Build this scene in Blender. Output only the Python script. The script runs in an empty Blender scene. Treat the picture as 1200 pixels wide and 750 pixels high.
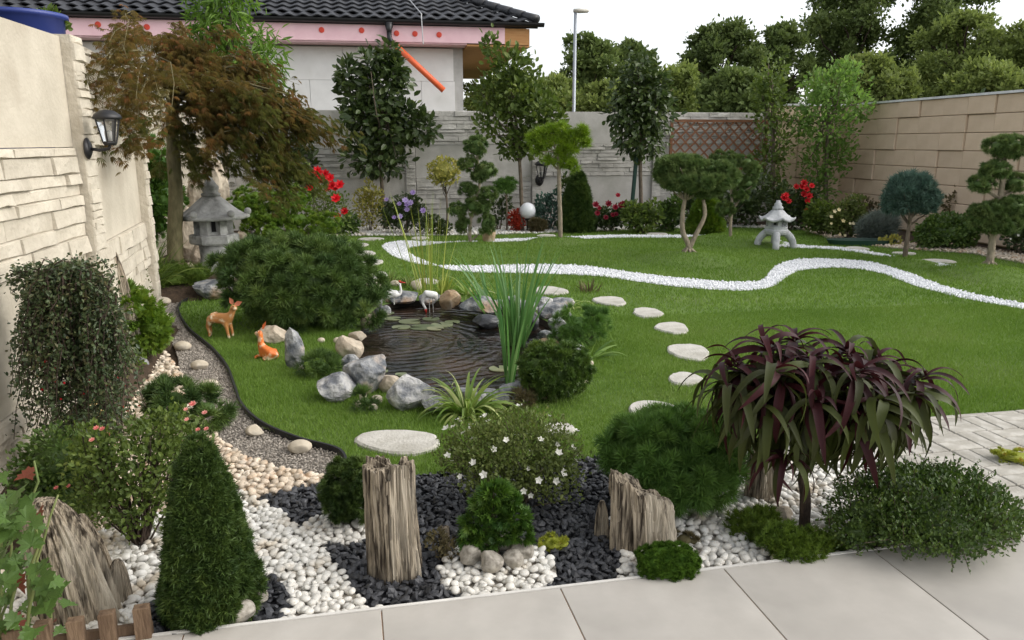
import bpy, bmesh, math, random
import numpy as np
from mathutils import Vector, Matrix
from mathutils.geometry import tessellate_polygon

# ------------------------------------------------------------------ camera, sky, sun, exposure
R = math.radians
PITCH, YAW, CAMH, FPX = R(13.0), R(9.2), 1.5, 900.0
scene = bpy.context.scene
COL = scene.collection
cam_d = bpy.data.cameras.new('camera'); cam = bpy.data.objects.new('camera', cam_d); COL.objects.link(cam)
cam_d.sensor_width = 36; cam_d.lens = 36 * FPX / 1200; cam_d.clip_start = .05; cam_d.clip_end = 3000
cam.location = (0, 0, CAMH); cam.rotation_euler = (R(90) - PITCH, 0, -YAW)
scene.camera = cam
SUN_AZ, SUN_EL = R(104), R(38)           # azimuth clockwise from +Y
w = bpy.data.worlds.new('World'); scene.world = w; w.use_nodes = True
nt = w.node_tree; nt.nodes.clear()
sky = nt.nodes.new('ShaderNodeTexSky'); sky.sky_type = 'NISHITA'; sky.sun_disc = False
sky.sun_elevation = SUN_EL; sky.sun_rotation = SUN_AZ; sky.air_density = 1.; sky.dust_density = 2.0; sky.ozone_density = 0.3
bg = nt.nodes.new('ShaderNodeBackground'); bg.inputs['Strength'].default_value = 0.15
wo = nt.nodes.new('ShaderNodeOutputWorld')
hz_ = nt.nodes.new('ShaderNodeHueSaturation'); hz_.inputs['Saturation'].default_value = .22; nt.links.new(sky.outputs[0], hz_.inputs['Color']); nt.links.new(hz_.outputs[0], bg.inputs[0]); nt.links.new(bg.outputs[0], wo.inputs[0])
sd = bpy.data.lights.new('sun', 'SUN'); sd.energy = 0.8; sd.angle = R(80); sd.color = (1, .91, .77)
sun = bpy.data.objects.new('sun', sd); COL.objects.link(sun)
sv = Vector((math.sin(SUN_AZ) * math.cos(SUN_EL), math.cos(SUN_AZ) * math.cos(SUN_EL), math.sin(SUN_EL)))
sun.rotation_euler = sv.to_track_quat('Z', 'Y').to_euler(); sun.location = (6, 10, 12)
vs = scene.view_settings; vs.view_transform = 'Standard'; vs.look = 'None'; vs.exposure = 0.92; vs.gamma = 1
scene.cycles.max_bounces = 5; scene.cycles.diffuse_bounces = 3; scene.cycles.transparent_max_bounces = 6

# ------------------------------------------------------------------ pixel (1200x750) -> place
rng = np.random.default_rng(7); random.seed(7)
FWD = np.array([math.sin(YAW), math.cos(YAW), 0.]); RGT = np.array([math.cos(YAW), -math.sin(YAW), 0.])
def ray(u, v):
    a = (u - 600) / FPX; b = -(v - 375) / FPX
    return RGT * a + FWD * (math.cos(PITCH) + b * math.sin(PITCH)) + np.array([0, 0, -math.sin(PITCH) + b * math.cos(PITCH)])
C0 = np.array([0, 0, CAMH])
def G(u, v, z=0.):                       # pixel of a point on the level z
    d = ray(u, v); return C0 + d * ((z - CAMH) / d[2])
def dep(p): return float(np.dot(np.asarray(p) - C0, FWD))
def D(u, v, depth):                      # pixel of a point at that distance along the view
    d = ray(u, v); return C0 + d * (depth / np.dot(d, FWD))
def WY(u, v, y):
    d = ray(u, v); return C0 + d * (y / d[1])
def WX(u, v, x):
    d = ray(u, v); return C0 + d * (x / d[0])
def mpp(depth, v=375): return depth / FPX / (math.cos(PITCH) + (375 - v) / FPX * math.sin(PITCH))   # metres per pixel

# ------------------------------------------------------------------ mesh building
class MB:
    def __init__(s): s.v = []; s.f = []; s.var = []; s.n = 0; s.mi = []
    def add(s, V, F, var=None, mi=0):
        V = np.asarray(V, float).reshape(-1, 3); n = len(V)
        if not isinstance(F, list): F = [F]
        for f in F:
            f = np.asarray(f, int)
            if f.size: s.f.append(f + s.n); s.mi.append(np.full(len(f), mi))
        s.v.append(V); s.var.append(np.full(n, .5 if var is None else var) if np.ndim(var) == 0 else np.asarray(var, float)); s.n += n
        return s
    def build(s, name, mats, parent=None, smooth=False):
        me = bpy.data.meshes.new(name)
        V = np.concatenate(s.v); me.vertices.add(len(V)); me.vertices.foreach_set('co', V.astype(np.float32).ravel())
        tot = np.concatenate([np.full(len(f), f.shape[1]) for f in s.f]).astype(np.int32)
        idx = np.concatenate([f.ravel() for f in s.f]).astype(np.int32)
        st = np.concatenate([[0], np.cumsum(tot)[:-1]]).astype(np.int32)
        me.loops.add(len(idx)); me.loops.foreach_set('vertex_index', idx)
        me.polygons.add(len(tot)); me.polygons.foreach_set('loop_start', st); me.polygons.foreach_set('loop_total', tot)
        me.polygons.foreach_set('material_index', np.concatenate(s.mi).astype(np.int32))
        me.polygons.foreach_set('use_smooth', np.full(len(tot), smooth))
        a = me.attributes.new('var', 'FLOAT', 'POINT'); a.data.foreach_set('value', np.concatenate(s.var).astype(np.float32))
        me.update(calc_edges=True)
        for m in (mats if isinstance(mats, (list, tuple)) else [mats]): me.materials.append(m)
        return link(name, me, parent)
def link(name, me, parent=None, loc=None):
    o = bpy.data.objects.new(name, me); COL.objects.link(o)
    if parent is not None: o.parent = parent
    if loc is not None: o.location = loc
    return o
def tag(o, label=None, cat=None, group=None, kind=None):
    if label: o['label'] = label
    if cat: o['category'] = cat
    if group: o['group'] = group
    if kind: o['kind'] = kind
    return o
def thing(name, label, cat, loc=(0, 0, 0), rz=0, group=None):
    o = bpy.data.objects.new(name, None); COL.objects.link(o); o.location = loc; o.rotation_euler = (0, 0, rz); o.empty_display_size = .1
    return tag(o, label, cat, group)
def copy_tree(o, parent=None):
    c = o.copy(); COL.objects.link(c); c.parent = parent
    for ch in list(o.children): copy_tree(ch, c)
    return c
def nz(a): return a / np.maximum(np.linalg.norm(a, axis=-1, keepdims=True), 1e-9)
def runit(n): return nz(rng.normal(size=(n, 3)))
def frames(Dv, N):
    Dv = nz(Dv); X = nz(np.cross(Dv, N + rng.normal(size=N.shape) * 1e-3)); Z = np.cross(X, Dv); return np.stack([X, Dv, Z], 1)   # rows
def inst(T, F, P, Rm, S):
    T = np.asarray(T, float); n = len(P); k = len(T); S = np.asarray(S, float)
    if S.ndim == 0: S = np.full(n, S)
    if S.ndim == 1: S = np.repeat(S[:, None], 3, 1)
    V = np.einsum('nki,nij->nkj', T[None] * S[:, None, :], Rm) + P[:, None, :]
    Fs = []
    for f in (F if isinstance(F, list) else [F]):
        f = np.asarray(f); Fs.append((f[None] + (np.arange(n) * k)[:, None, None]).reshape(-1, f.shape[1]))
    return V.reshape(-1, 3), Fs
def vnoise(P, seed=0):                   # smooth value noise in 3D, 0..1
    P = np.asarray(P, float); i = np.floor(P).astype(np.int64); f = P - i; f = f * f * (3 - 2 * f)
    def h(a, b, c):
        x = (a * 374761393 + b * 668265263 + c * 2147483647 + seed * 974711) & 0xffffffff
        x = ((x ^ (x >> 13)) * 1274126177) & 0xffffffff; return ((x ^ (x >> 16)) & 0xffff) / 65535.
    r = 0
    for a in (0, 1):
        for b in (0, 1):
            for c in (0, 1):
                r = r + h(i[..., 0] + a, i[..., 1] + b, i[..., 2] + c) * (f[..., 0] if a else 1 - f[..., 0]) * (f[..., 1] if b else 1 - f[..., 1]) * (f[..., 2] if c else 1 - f[..., 2])
    return r
def box(x0, x1, y0, y1, z0, z1):
    V = [(x, y, z) for z in (z0, z1) for y in (y0, y1) for x in (x0, x1)]
    return np.array(V, float), np.array([(0, 2, 3, 1), (4, 5, 7, 6), (0, 1, 5, 4), (2, 6, 7, 3), (0, 4, 6, 2), (1, 3, 7, 5)])
def bevbox(x0, x1, y0, y1, z0, z1, b):   # box with chamfered top edge
    V = [(x0, y0, z0), (x1, y0, z0), (x1, y1, z0), (x0, y1, z0), (x0, y0, z1 - b), (x1, y0, z1 - b), (x1, y1, z1 - b), (x0, y1, z1 - b),
         (x0 + b, y0 + b, z1), (x1 - b, y0 + b, z1), (x1 - b, y1 - b, z1), (x0 + b, y1 - b, z1)]
    F = [(0, 3, 2, 1), (8, 9, 10, 11)] + [(i, (i + 1) % 4, 4 + (i + 1) % 4, 4 + i) for i in range(4)] + [(4 + i, 4 + (i + 1) % 4, 8 + (i + 1) % 4, 8 + i) for i in range(4)]
    return np.array(V, float), np.array(F)
def tube(pts, rad, ns=8, caps=True, wob=0.):
    pts = np.asarray(pts, float); n = len(pts); rad = np.full(n, rad) if np.ndim(rad) == 0 else np.asarray(rad, float)
    t = nz(np.gradient(pts, axis=0)); ref = np.array([0, 0, 1.]) if abs(t[0][2]) < .9 else np.array([1., 0, 0])
    V = []
    x = nz(np.cross(t[0], ref))
    for i in range(n):
        x = nz(x - t[i] * np.dot(x, t[i])); y = np.cross(t[i], x)
        a = np.linspace(0, 2 * math.pi, ns, endpoint=False); r = rad[i] * (1 + wob * rng.normal(size=ns))
        V.append(pts[i] + (np.cos(a) * r)[:, None] * x + (np.sin(a) * r)[:, None] * y)
    V = np.concatenate(V)
    F = [np.array([(i * ns + j, i * ns + (j + 1) % ns, (i + 1) * ns + (j + 1) % ns, (i + 1) * ns + j) for i in range(n - 1) for j in range(ns)])]
    if caps: F += [np.array([list(range(ns))[::-1]]), np.array([[(n - 1) * ns + j for j in range(ns)]])]
    return V, F
def lathe(prof, ns=24, sq=0., rot=0.):   # profile of (r, z); sq > 0 squares the section
    a = np.linspace(0, 2 * math.pi, ns, endpoint=False) + rot; V = []
    for r, z in prof:
        k = 1 / np.maximum(np.abs(np.cos(a - rot)), np.abs(np.sin(a - rot))); k = 1 + (k - 1) * sq
        V.append(np.stack([np.cos(a) * r * k, np.sin(a) * r * k, np.full(ns, z)], 1))
    n = len(prof); V = np.concatenate(V)
    F = [np.array([(i * ns + j, i * ns + (j + 1) % ns, (i + 1) * ns + (j + 1) % ns, (i + 1) * ns + j) for i in range(n - 1) for j in range(ns)]),
         np.array([list(range(ns))[::-1]]), np.array([[(n - 1) * ns + j for j in range(ns)]])]
    return V, F
def ico(sub):
    bm = bmesh.new(); bmesh.ops.create_icosphere(bm, subdivisions=sub, radius=1)
    V = np.array([v.co[:] for v in bm.verts]); F = np.array([[v.index for v in f.verts] for f in bm.faces]); bm.free(); return V, F
ICO = {i: ico(i) for i in (1, 2, 3, 4, 5)}
def inpoly(P, poly):
    x, y = P[:, 0], P[:, 1]; r = np.zeros(len(P), bool); n = len(poly)
    for i in range(n):
        x0, y0 = poly[i][:2]; x1, y1 = poly[(i + 1) % n][:2]
        if y0 == y1: continue
        c = ((y0 > y) != (y1 > y)) & (x < (x1 - x0) * (y - y0) / (y1 - y0) + x0); r ^= c
    return r
def smoothline(pts, k=6, closed=False):  # Catmull-Rom
    p = np.asarray(pts, float); n = len(p); out = []
    for i in range(n if closed else n - 1):
        q = [p[(i + j) % n] if closed else p[min(max(i + j, 0), n - 1)] for j in (-1, 0, 1, 2)]
        for t in np.linspace(0, 1, k, endpoint=False):
            out.append(.5 * ((2 * q[1]) + (-q[0] + q[2]) * t + (2 * q[0] - 5 * q[1] + 4 * q[2] - q[3]) * t * t + (-q[0] + 3 * q[1] - 3 * q[2] + q[3]) * t ** 3))
    if not closed: out.append(p[-1])
    return np.array(out)
def sheet(name, outer, mat, z, holes=(), parent=None):
    polys = [[Vector((p[0], p[1], 0)) for p in outer]] + [[Vector((p[0], p[1], 0)) for p in h] for h in holes]
    tris = tessellate_polygon(polys); flat = [p for q in polys for p in q]
    V = np.array([(p.x, p.y, z) for p in flat]); T = np.array(tris)
    n = np.cross(V[T[:, 1]] - V[T[:, 0]], V[T[:, 2]] - V[T[:, 0]])[:, 2]; T[n < 0] = T[n < 0][:, ::-1]
    return MB().add(V, T).build(name, mat, parent)

# ------------------------------------------------------------------ materials
def newmat(name):
    m = bpy.data.materials.new(name); m.use_nodes = True; t = m.node_tree; b = t.nodes['Principled BSDF']; return m, t, b
def N(t, typ, **kw):
    n = t.nodes.new(typ)
    for k, v in kw.items():
        if k in n.inputs: n.inputs[k].default_value = v
        else: setattr(n, k, v)
    return n
def c4(c): return (c[0], c[1], c[2], 1)
def surf(name, c1, c2, scale=4., rough=.8, bump=.2, bscale=None, stretch=(1, 1, 1), detail=6., c3=None, s3=1., spec=.3, rand=0., coord='Object', lo=.35, hi=.65, bdist=.02):
    m, t, b = newmat(name); L = t.links.new
    tc = N(t, 'ShaderNodeTexCoord'); mp = N(t, 'ShaderNodeMapping'); mp.inputs['Scale'].default_value = stretch; L(tc.outputs[coord], mp.inputs[0])
    n1 = N(t, 'ShaderNodeTexNoise', Scale=scale, Detail=detail, Roughness=.6); L(mp.outputs[0], n1.inputs['Vector'])
    cr = N(t, 'ShaderNodeValToRGB'); cr.color_ramp.elements[0].position = lo; cr.color_ramp.elements[1].position = hi
    cr.color_ramp.elements[0].color = c4(c1); cr.color_ramp.elements[1].color = c4(c2); L(n1.outputs[0], cr.inputs[0]); out = cr.outputs[0]
    if c3:
        n3 = N(t, 'ShaderNodeTexNoise', Scale=s3, Detail=5.); L(mp.outputs[0], n3.inputs['Vector'])
        r3 = N(t, 'ShaderNodeValToRGB'); r3.color_ramp.elements[0].position = .52; r3.color_ramp.elements[1].position = .68; L(n3.outputs[0], r3.inputs[0])
        mx = N(t, 'ShaderNodeMix', data_type='RGBA'); L(r3.outputs[0], mx.inputs[0]); L(out, mx.inputs[6]); mx.inputs[7].default_value = c4(c3); out = mx.outputs[2]
    if rand:
        oi = N(t, 'ShaderNodeObjectInfo'); at = N(t, 'ShaderNodeAttribute', attribute_name='var'); ad = N(t, 'ShaderNodeMath', operation='ADD'); L(oi.outputs['Random'], ad.inputs[0]); L(at.outputs['Fac'], ad.inputs[1])
        fr = N(t, 'ShaderNodeMath', operation='FRACT'); L(ad.outputs[0], fr.inputs[0])
        mr = N(t, 'ShaderNodeMapRange'); mr.inputs['To Min'].default_value = 1 - rand; mr.inputs['To Max'].default_value = 1 + rand; L(fr.outputs[0], mr.inputs['Value'])
        hs = N(t, 'ShaderNodeHueSaturation'); L(mr.outputs[0], hs.inputs['Value']); L(out, hs.inputs['Color']); out = hs.outputs[0]
    L(out, b.inputs['Base Color']); b.inputs['Roughness'].default_value = rough; b.inputs['Specular IOR Level'].default_value = spec
    if bump:
        n2 = N(t, 'ShaderNodeTexNoise', Scale=bscale or scale * 3, Detail=8.); L(mp.outputs[0], n2.inputs['Vector'])
        bp = N(t, 'ShaderNodeBump', Strength=bump, Distance=bdist); L(n2.outputs[0], bp.inputs['Height']); L(bp.outputs[0], b.inputs['Normal'])
    return m
def leafm(name, c1, c2, c3=None, trans=.35, rough=.5, spec=.35, lump=3.):
    """foliage: colour drifts from leaf to leaf (var) and from bough to bough; some light passes through"""
    m, t, b = newmat(name); L = t.links.new
    at = N(t, 'ShaderNodeAttribute', attribute_name='var'); oi = N(t, 'ShaderNodeObjectInfo')
    tc = N(t, 'ShaderNodeTexCoord'); n1 = N(t, 'ShaderNodeTexNoise', Scale=lump, Detail=2.); L(tc.outputs['Object'], n1.inputs['Vector'])
    ad = N(t, 'ShaderNodeMath', operation='ADD'); L(at.outputs['Fac'], ad.inputs[0]); L(n1.outputs[0], ad.inputs[1])
    mu = N(t, 'ShaderNodeMath', operation='MULTIPLY'); L(ad.outputs[0], mu.inputs[0]); mu.inputs[1].default_value = .5
    cr = N(t, 'ShaderNodeValToRGB'); e = cr.color_ramp.elements; e[0].position = .22; e[1].position = .78 if not c3 else .62
    e[0].color = c4(c1); e[1].color = c4(c2)
    if c3: x = e.new(.8); x.color = c4(c3)
    L(mu.outputs[0], cr.inputs[0])
    hs = N(t, 'ShaderNodeHueSaturation'); mr = N(t, 'ShaderNodeMapRange'); mr.inputs['To Min'].default_value = .88; mr.inputs['To Max'].default_value = 1.12
    L(oi.outputs['Random'], mr.inputs['Value']); L(mr.outputs[0], hs.inputs['Value']); L(cr.outputs[0], hs.inputs['Color'])
    L(hs.outputs[0], b.inputs['Base Color']); b.inputs['Roughness'].default_value = rough; b.inputs['Specular IOR Level'].default_value = spec
    if trans:
        tr = N(t, 'ShaderNodeBsdfTranslucent'); ms = N(t, 'ShaderNodeMixShader'); ms.inputs[0].default_value = trans
        g = N(t, 'ShaderNodeHueSaturation', Saturation=1.1, Value=1.3); L(hs.outputs[0], g.inputs['Color']); L(g.outputs[0], tr.inputs[0])
        L(b.outputs[0], ms.inputs[1]); L(tr.outputs[0], ms.inputs[2]); L(ms.outputs[0], t.nodes['Material Output'].inputs[0])
    return m
def plain(name, c, rough=.5, metal=0., spec=.5, emit=0., trans=0.):
    m, t, b = newmat(name); b.inputs['Base Color'].default_value = c4(c); b.inputs['Roughness'].default_value = rough; b.inputs['Metallic'].default_value = metal
    b.inputs['Specular IOR Level'].default_value = spec; b.inputs['Transmission Weight'].default_value = trans
    n1 = N(t, 'ShaderNodeTexNoise', Scale=14., Detail=5.); tc = N(t, 'ShaderNodeTexCoord'); t.links.new(tc.outputs['Object'], n1.inputs['Vector'])
    hs = N(t, 'ShaderNodeHueSaturation', Color=c4(c)); mr = N(t, 'ShaderNodeMapRange'); mr.inputs['To Min'].default_value = .8; mr.inputs['To Max'].default_value = 1.15
    t.links.new(n1.outputs[0], mr.inputs['Value']); t.links.new(mr.outputs[0], hs.inputs['Value']); t.links.new(hs.outputs[0], b.inputs['Base Color'])
    return m
M = {}
M['soil'] = surf('soil', (.035, .024, .015), (.075, .05, .032), 14, .95, .6)
M['ground'] = surf('field ground', (.05, .06, .025), (.09, .085, .04), .4, .95, .2)
M['lawn'] = surf('lawn turf', (.085, .15, .026), (.12, .19, .038), 1.1, .9, .6, 90, c3=(.125, .175, .05), s3=.9, bdist=.02)
M['blade'] = leafm('grass blade', (.10, .185, .026), (.175, .275, .05), (.21, .27, .08), .25, .6, .2, 1.3)
M['gravel_base'] = surf('gravel base', (.16, .145, .12), (.30, .27, .24), 60, .95, .6)
M['gravel'] = surf('gravel chip', (.27, .24, .205), (.42, .38, .33), 30, .9, 0, rand=.35)
M['pebble_w'] = surf('white pebble', (.62, .60, .55), (.76, .75, .71), 25, .55, .05, c3=(.56, .49, .39), s3=6, rand=.10)
M['pebble_c'] = surf('cream pebble', (.50, .40, .29), (.68, .61, .51), 12, .55, .05, c3=(.44, .29, .18), s3=9, rand=.2)
M['pebble_base'] = surf('pebble bedding', (.30, .26, .21), (.5, .46, .4), 40, .95, .5)
M['slate'] = surf('slate chip', (.024, .025, .029), (.055, .057, .064), 25, .5, .15, rand=.4, spec=.5)
M['slate_base'] = surf('slate bedding', (.015, .015, .018), (.03, .03, .035), 40, .95, .5)
M['marble'] = surf('white marble chip', (.66, .67, .69), (.78, .79, .80), 30, .7, 0, rand=.08)
M['tile'] = surf('porcelain tile', (.40, .375, .34), (.49, .465, .425), 2.2, .55, .03, 30, rand=.035, c3=(.36, .34, .31), s3=1.3, spec=.25)
M['grout'] = surf('grout', (.22, .13, .075), (.34, .24, .17), 40, .95, .3)
M['paver'] = surf('concrete paver', (.33, .31, .265), (.47, .445, .395), 9, .85, .25, 80, rand=.09, c3=(.5, .48, .43), s3=14)
M['conc_left'] = surf('warm cast concrete', (.45, .405, .325), (.55, .50, .41), 3, .9, .25, 40, c3=(.42, .37, .295), s3=2)
M['conc_back'] = surf('grey cast concrete', (.47, .455, .42), (.58, .56, .525), 3, .9, .25, 40, c3=(.42, .41, .37), s3=2)
M['stone_left'] = surf('warm stacked stone', (.42, .375, .30), (.56, .51, .42), 5, .9, .5, 30, rand=.07)
M['stone_back'] = surf('grey stacked stone', (.40, .385, .35), (.56, .54, .50), 5, .9, .5, 30, rand=.1)
M['gap'] = plain('dark joint', (.05, .045, .04), .9)
M['block'] = surf('beige wall block', (.57, .44, .31), (.66, .52, .385), 2.5, .9, .2, 50, rand=.05)
M['cap'] = surf('pale coping', (.55, .56, .57), (.7, .71, .72), 4, .6, .1)
M['black'] = plain('black metal', (.014, .014, .016), .4)
M['water'] = None
M['wood'] = surf('stained wood', (.14, .06, .03), (.26, .12, .06), 5, .7, .3, stretch=(1, 1, 8))
M['stake'] = surf('weathered stake', (.10, .062, .038), (.20, .135, .085), 6, .8, .4, stretch=(6, 6, 1))
M['bark'] = surf('grey brown bark', (.09, .07, .05), (.2, .16, .12), 10, .9, .7, 30, stretch=(3, 3, 1))
M['bark_pale'] = surf('pale bark', (.2, .165, .12), (.36, .3, .225), 10, .9, .6, 30, stretch=(3, 3, 1))
M['bark_dark'] = surf('dark bark', (.035, .025, .02), (.085, .06, .045), 12, .9, .6, 30, stretch=(3, 3, 1))
M['bark_maple'] = surf('olive maple bark', (.115, .10, .05), (.2, .175, .09), 9, .75, .3, stretch=(3, 3, 1))
# ================================================================== THE SETTING
YB, XL, XR = 14.44, -1.72, 9.0           # back fence, left fence, right wall planes
PH = .59; Z0 = .295 - PH                 # fence panel height, bottom of the lowest panel
def poly(px_list, z=0., k=5, closed=True): return smoothline([G(u, v, z)[:2] for u, v in px_list], k, closed)
big = [(-400, -60), (400, -60), (400, 700), (-400, 700)]
pond_px = [(420, 392), (440, 362), (476, 353), (530, 353), (585, 358), (632, 372), (655, 392), (660, 425), (640, 450), (600, 462), (540, 466), (480, 460), (432, 440), (408, 420)]
pond = poly(pond_px)
XL2, YS = -3.1, 6.62                     # beyond YS the left fence steps back
garden = [(XL - .02, -1.5), (XR + .1, -1.5), (XR + .1, YB + .05), (XL2 - .02, YB + .05), (XL2 - .02, YS), (XL - .02, YS)]
def inset(p, f): c = p.mean(0); return c + (p - c) * f
tag(sheet('ground', big, M['ground'], -.75), kind='structure')
tag(sheet('garden_soil', garden, M['soil'], -.03, [pond]), kind='structure')
# lawn
lawn_left = [(232, 347), (212, 357), (210, 368), (222, 388), (248, 410), (266, 432), (275, 455), (284, 478), (308, 500), (350, 518), (398, 532)]
lawn_px = lawn_left + [(408, 556), (500, 556), (600, 548), (700, 536), (800, 538), (880, 526), (960, 512)]
right_px = [(1700, 400), (1420, 345), (1250, 318), (1140, 297), (1080, 293), (1030, 289), (985, 283), (940, 269), (860, 266), (760, 268), (690, 271), (600, 274), (500, 276), (400, 276), (352, 292), (300, 318)]
T_ANG = R(2.6); TC, TS = math.cos(T_ANG), math.sin(T_ANG)
PV = G(1080, 491)                        # corner line of the block paving
def rotT(x, y, o): return (o[0] + x * TC - y * TS, o[1] + x * TS + y * TC)
lawn = np.concatenate([smoothline([G(*q)[:2] for q in lawn_px], 5), [rotT(-.62, .0, PV), rotT(6.3, .0, PV)], smoothline([G(*q)[:2] for q in right_px], 5)])
lawn_o = tag(sheet('lawn', lawn, M['lawn'], 0., [pond]), kind='structure')
# mounds of turf at the feet of the clipped trees
mounds = [((806, 304), .75, .09), ((1160, 323), .62, .10), ((1060, 308), .45, .05), ((655, 283), .55, .05), ((545, 292), .7, .07), ((862, 283), .8, .09)]
def mound_h(P):
    h = np.zeros(len(P))
    for (q, r, hh) in mounds:
        c = G(*q)[:2]; d = np.linalg.norm((P[:, :2] - c) * [1, .9], axis=1) / r; h = np.maximum(h, hh * np.clip(1 - d * d, 0, 1) ** 1.2)
    return h
for q, r, hh in mounds:
    c = G(*q); a = np.linspace(0, 2 * math.pi, 28, endpoint=False); V = [[c[0], c[1], 0]]; 
    for k in range(1, 8):
        for t in a: V.append([c[0] + r * k / 7 * math.cos(t), c[1] + r / .9 * k / 7 * math.sin(t), 0])
    V = np.array(V); V[:, 2] = mound_h(V) + .003; V[-28:, 2] = -.01
    F = [np.array([(0, 1 + j, 1 + (j + 1) % 28) for j in range(28)]), np.array([(1 + k * 28 + j, 1 + (k + 1) * 28 + j, 1 + (k + 1) * 28 + (j + 1) % 28, 1 + k * 28 + (j + 1) % 28) for k in range(6) for j in range(28)])]
    tag(MB().add(V, F).build('turf_mound', M['lawn'], None, True), kind='structure')
# black edging strip between lawn and gravel
e = smoothline([G(*q)[:2] for q in lawn_left + [(408, 556)]], 6); n = len(e)
tn = nz(np.gradient(e, axis=0)); pn = np.stack([-tn[:, 1], tn[:, 0]], 1)
m = MB(); Vv = np.concatenate([np.c_[e + pn * o, np.full(n, z)] for o, z in ((.006, -.03), (.006, .03), (-.006, .03), (-.006, -.03))])
m.add(Vv, np.array([(k * n + i, k * n + i + 1, (k + 1) * n + i + 1, (k + 1) * n + i) for k in range(3) for i in range(n - 1)]))
tag(m.build('lawn_edging', plain('black plastic edging', (.012, .012, .013), .6)), 'black plastic edging strip curving between the gravel path and lawn', 'edging')
# grass blades: one mass
def blades(n, area, hmin, hmax, wmin, ymax=99, ymin=0):
    b0, b1 = area; P = np.c_[rng.uniform(b0[0], b1[0], n), rng.uniform(b0[1], b1[1], n)]
    k = inpoly(P, lawn) & ~inpoly(P, inset(pond, 1.06)); P = P[k]
    for s in STRIPES: P = P[~inpoly(P, s)]
    for s in STONES: P = P[~inpoly(P, s)]
    n = len(P); z = mound_h(P); h = rng.uniform(hmin, hmax, n) * (.7 + .6 * vnoise(np.c_[P * 2.2, np.zeros(n)], 3)); a = rng.uniform(0, 6.283, n)
    wd = wmin; dx = np.c_[np.cos(a), np.sin(a)]; lean = rng.normal(size=(n, 2)) * .45 * h[:, None]
    V = np.zeros((n, 3, 3)); V[:, 0, :2] = P - dx * wd; V[:, 1, :2] = P + dx * wd; V[:, 2, :2] = P + lean; V[:, :2, 2] = (z - .004)[:, None]; V[:, 2, 2] = z + h
    return V.reshape(-1, 3), np.arange(n * 3).reshape(-1, 3), np.repeat(rng.random(n) * .5 + .5 * vnoise(np.c_[P * 1.3, np.ones(n)], 9), 3)
# white marble-chip bands across the lawn
def band(top, bot): return np.array([G(*q)[:2] for q in np.concatenate([smoothline(top, 6), smoothline(bot, 6)[::-1]])])
S1 = band([(560, 283), (520, 284), (470, 283), (449, 287), (451, 293), (466, 303), (500, 311), (560, 312), (620, 311), (680, 312), (740, 320), (800, 327), (860, 331), (893, 329), (905, 316), (925, 306), (965, 304), (1020, 308), (1060, 319), (1110, 337), (1160, 349), (1260, 368)],
          [(560, 287), (525, 288), (490, 289), (477, 293), (484, 300), (500, 307), (530, 317), (575, 320), (640, 321), (700, 324), (745, 330), (800, 337), (870, 341), (905, 336), (922, 325), (940, 317), (985, 314), (1030, 320), (1075, 336), (1130, 350), (1200, 363), (1260, 376)])
S2 = band([(575, 281), (640, 279), (720, 276), (800, 276), (845, 275)], [(575, 284), (640, 282), (720, 279), (800, 279), (845, 278)])
S3 = band([(872, 277), (905, 281), (940, 288), (990, 291), (1050, 301)], [(885, 286), (905, 289), (940, 291), (990, 294), (1050, 304)])
S4 = band([(1078, 306), (1100, 309), (1120, 313)], [(1078, 309), (1100, 313), (1120, 316)])
STRIPES = [S1, S2, S3, S4]
OCT = (np.array([(1, 0, 0), (-1, 0, 0), (0, 1, 0), (0, -1, 0), (0, 0, 1), (0, 0, -1)], float), np.array([(0, 2, 4), (2, 1, 4), (1, 3, 4), (3, 0, 4), (2, 0, 5), (1, 2, 5), (3, 1, 5), (0, 3, 5)]))
def grid_in(polyg, s, jit=.45):
    p = np.asarray(polyg); b0, b1 = p.min(0)[:2], p.max(0)[:2]
    nx, ny = int((b1[0] - b0[0]) / s) + 2, int((b1[1] - b0[1]) / (s * .87)) + 2
    X, Y = np.meshgrid(np.arange(nx), np.arange(ny)); P = np.c_[(b0[0] + (X + .5 * (Y % 2)) * s).ravel(), (b0[1] + Y * s * .87).ravel()]
    P = P + rng.uniform(-jit, jit, P.shape) * s; return P[inpoly(P, p)]
def rot3(n, tilt=1.):
    N_ = nz(np.array([0, 0, 1.]) + rng.normal(size=(n, 3)) * tilt); a = rng.uniform(0, 6.28, n); return frames(np.c_[np.cos(a), np.sin(a), np.zeros(n)] + 0 * N_, N_)
def chips(polyg, s, size, z=0., tilt=.8):
    P = grid_in(polyg, s); n = len(P); S = size * rng.uniform(.6, 1.25, (n, 3)) * [1, .8, .6]
    V, F = inst(*OCT, np.c_[P, np.full(n, z) + rng.uniform(-.002, .008, n)], rot3(n, tilt), S); return V, F, np.repeat(rng.random(n), 6)
for S, nm in zip(STRIPES, ('white_chip_band',) * 4):
    o = tag(sheet(nm, S, M['marble'], .004), kind='structure')
    m = MB(); m.add(*chips(S, .032, .02, .006)); tag(m.build('marble_chips', M['marble'], o), kind='stuff')
# gravel path
gl = [(186, 349), (178, 362), (192, 384), (206, 410), (212, 438), (228, 462), (240, 492), (258, 516), (292, 536), (340, 550), (388, 560)]
gravel = np.concatenate([smoothline([G(*q)[:2] for q in gl], 5), smoothline([G(*q)[:2] for q in (lawn_left + [(408, 556)])[::-1]], 5)])
go = tag(sheet('gravel_path', gravel, M['gravel_base'], -.012), kind='structure')
m = MB(); m.add(*chips(gravel, .0145, .0085, -.008, 1.)); tag(m.build('gravel', M['gravel'], go), kind='stuff')
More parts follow.
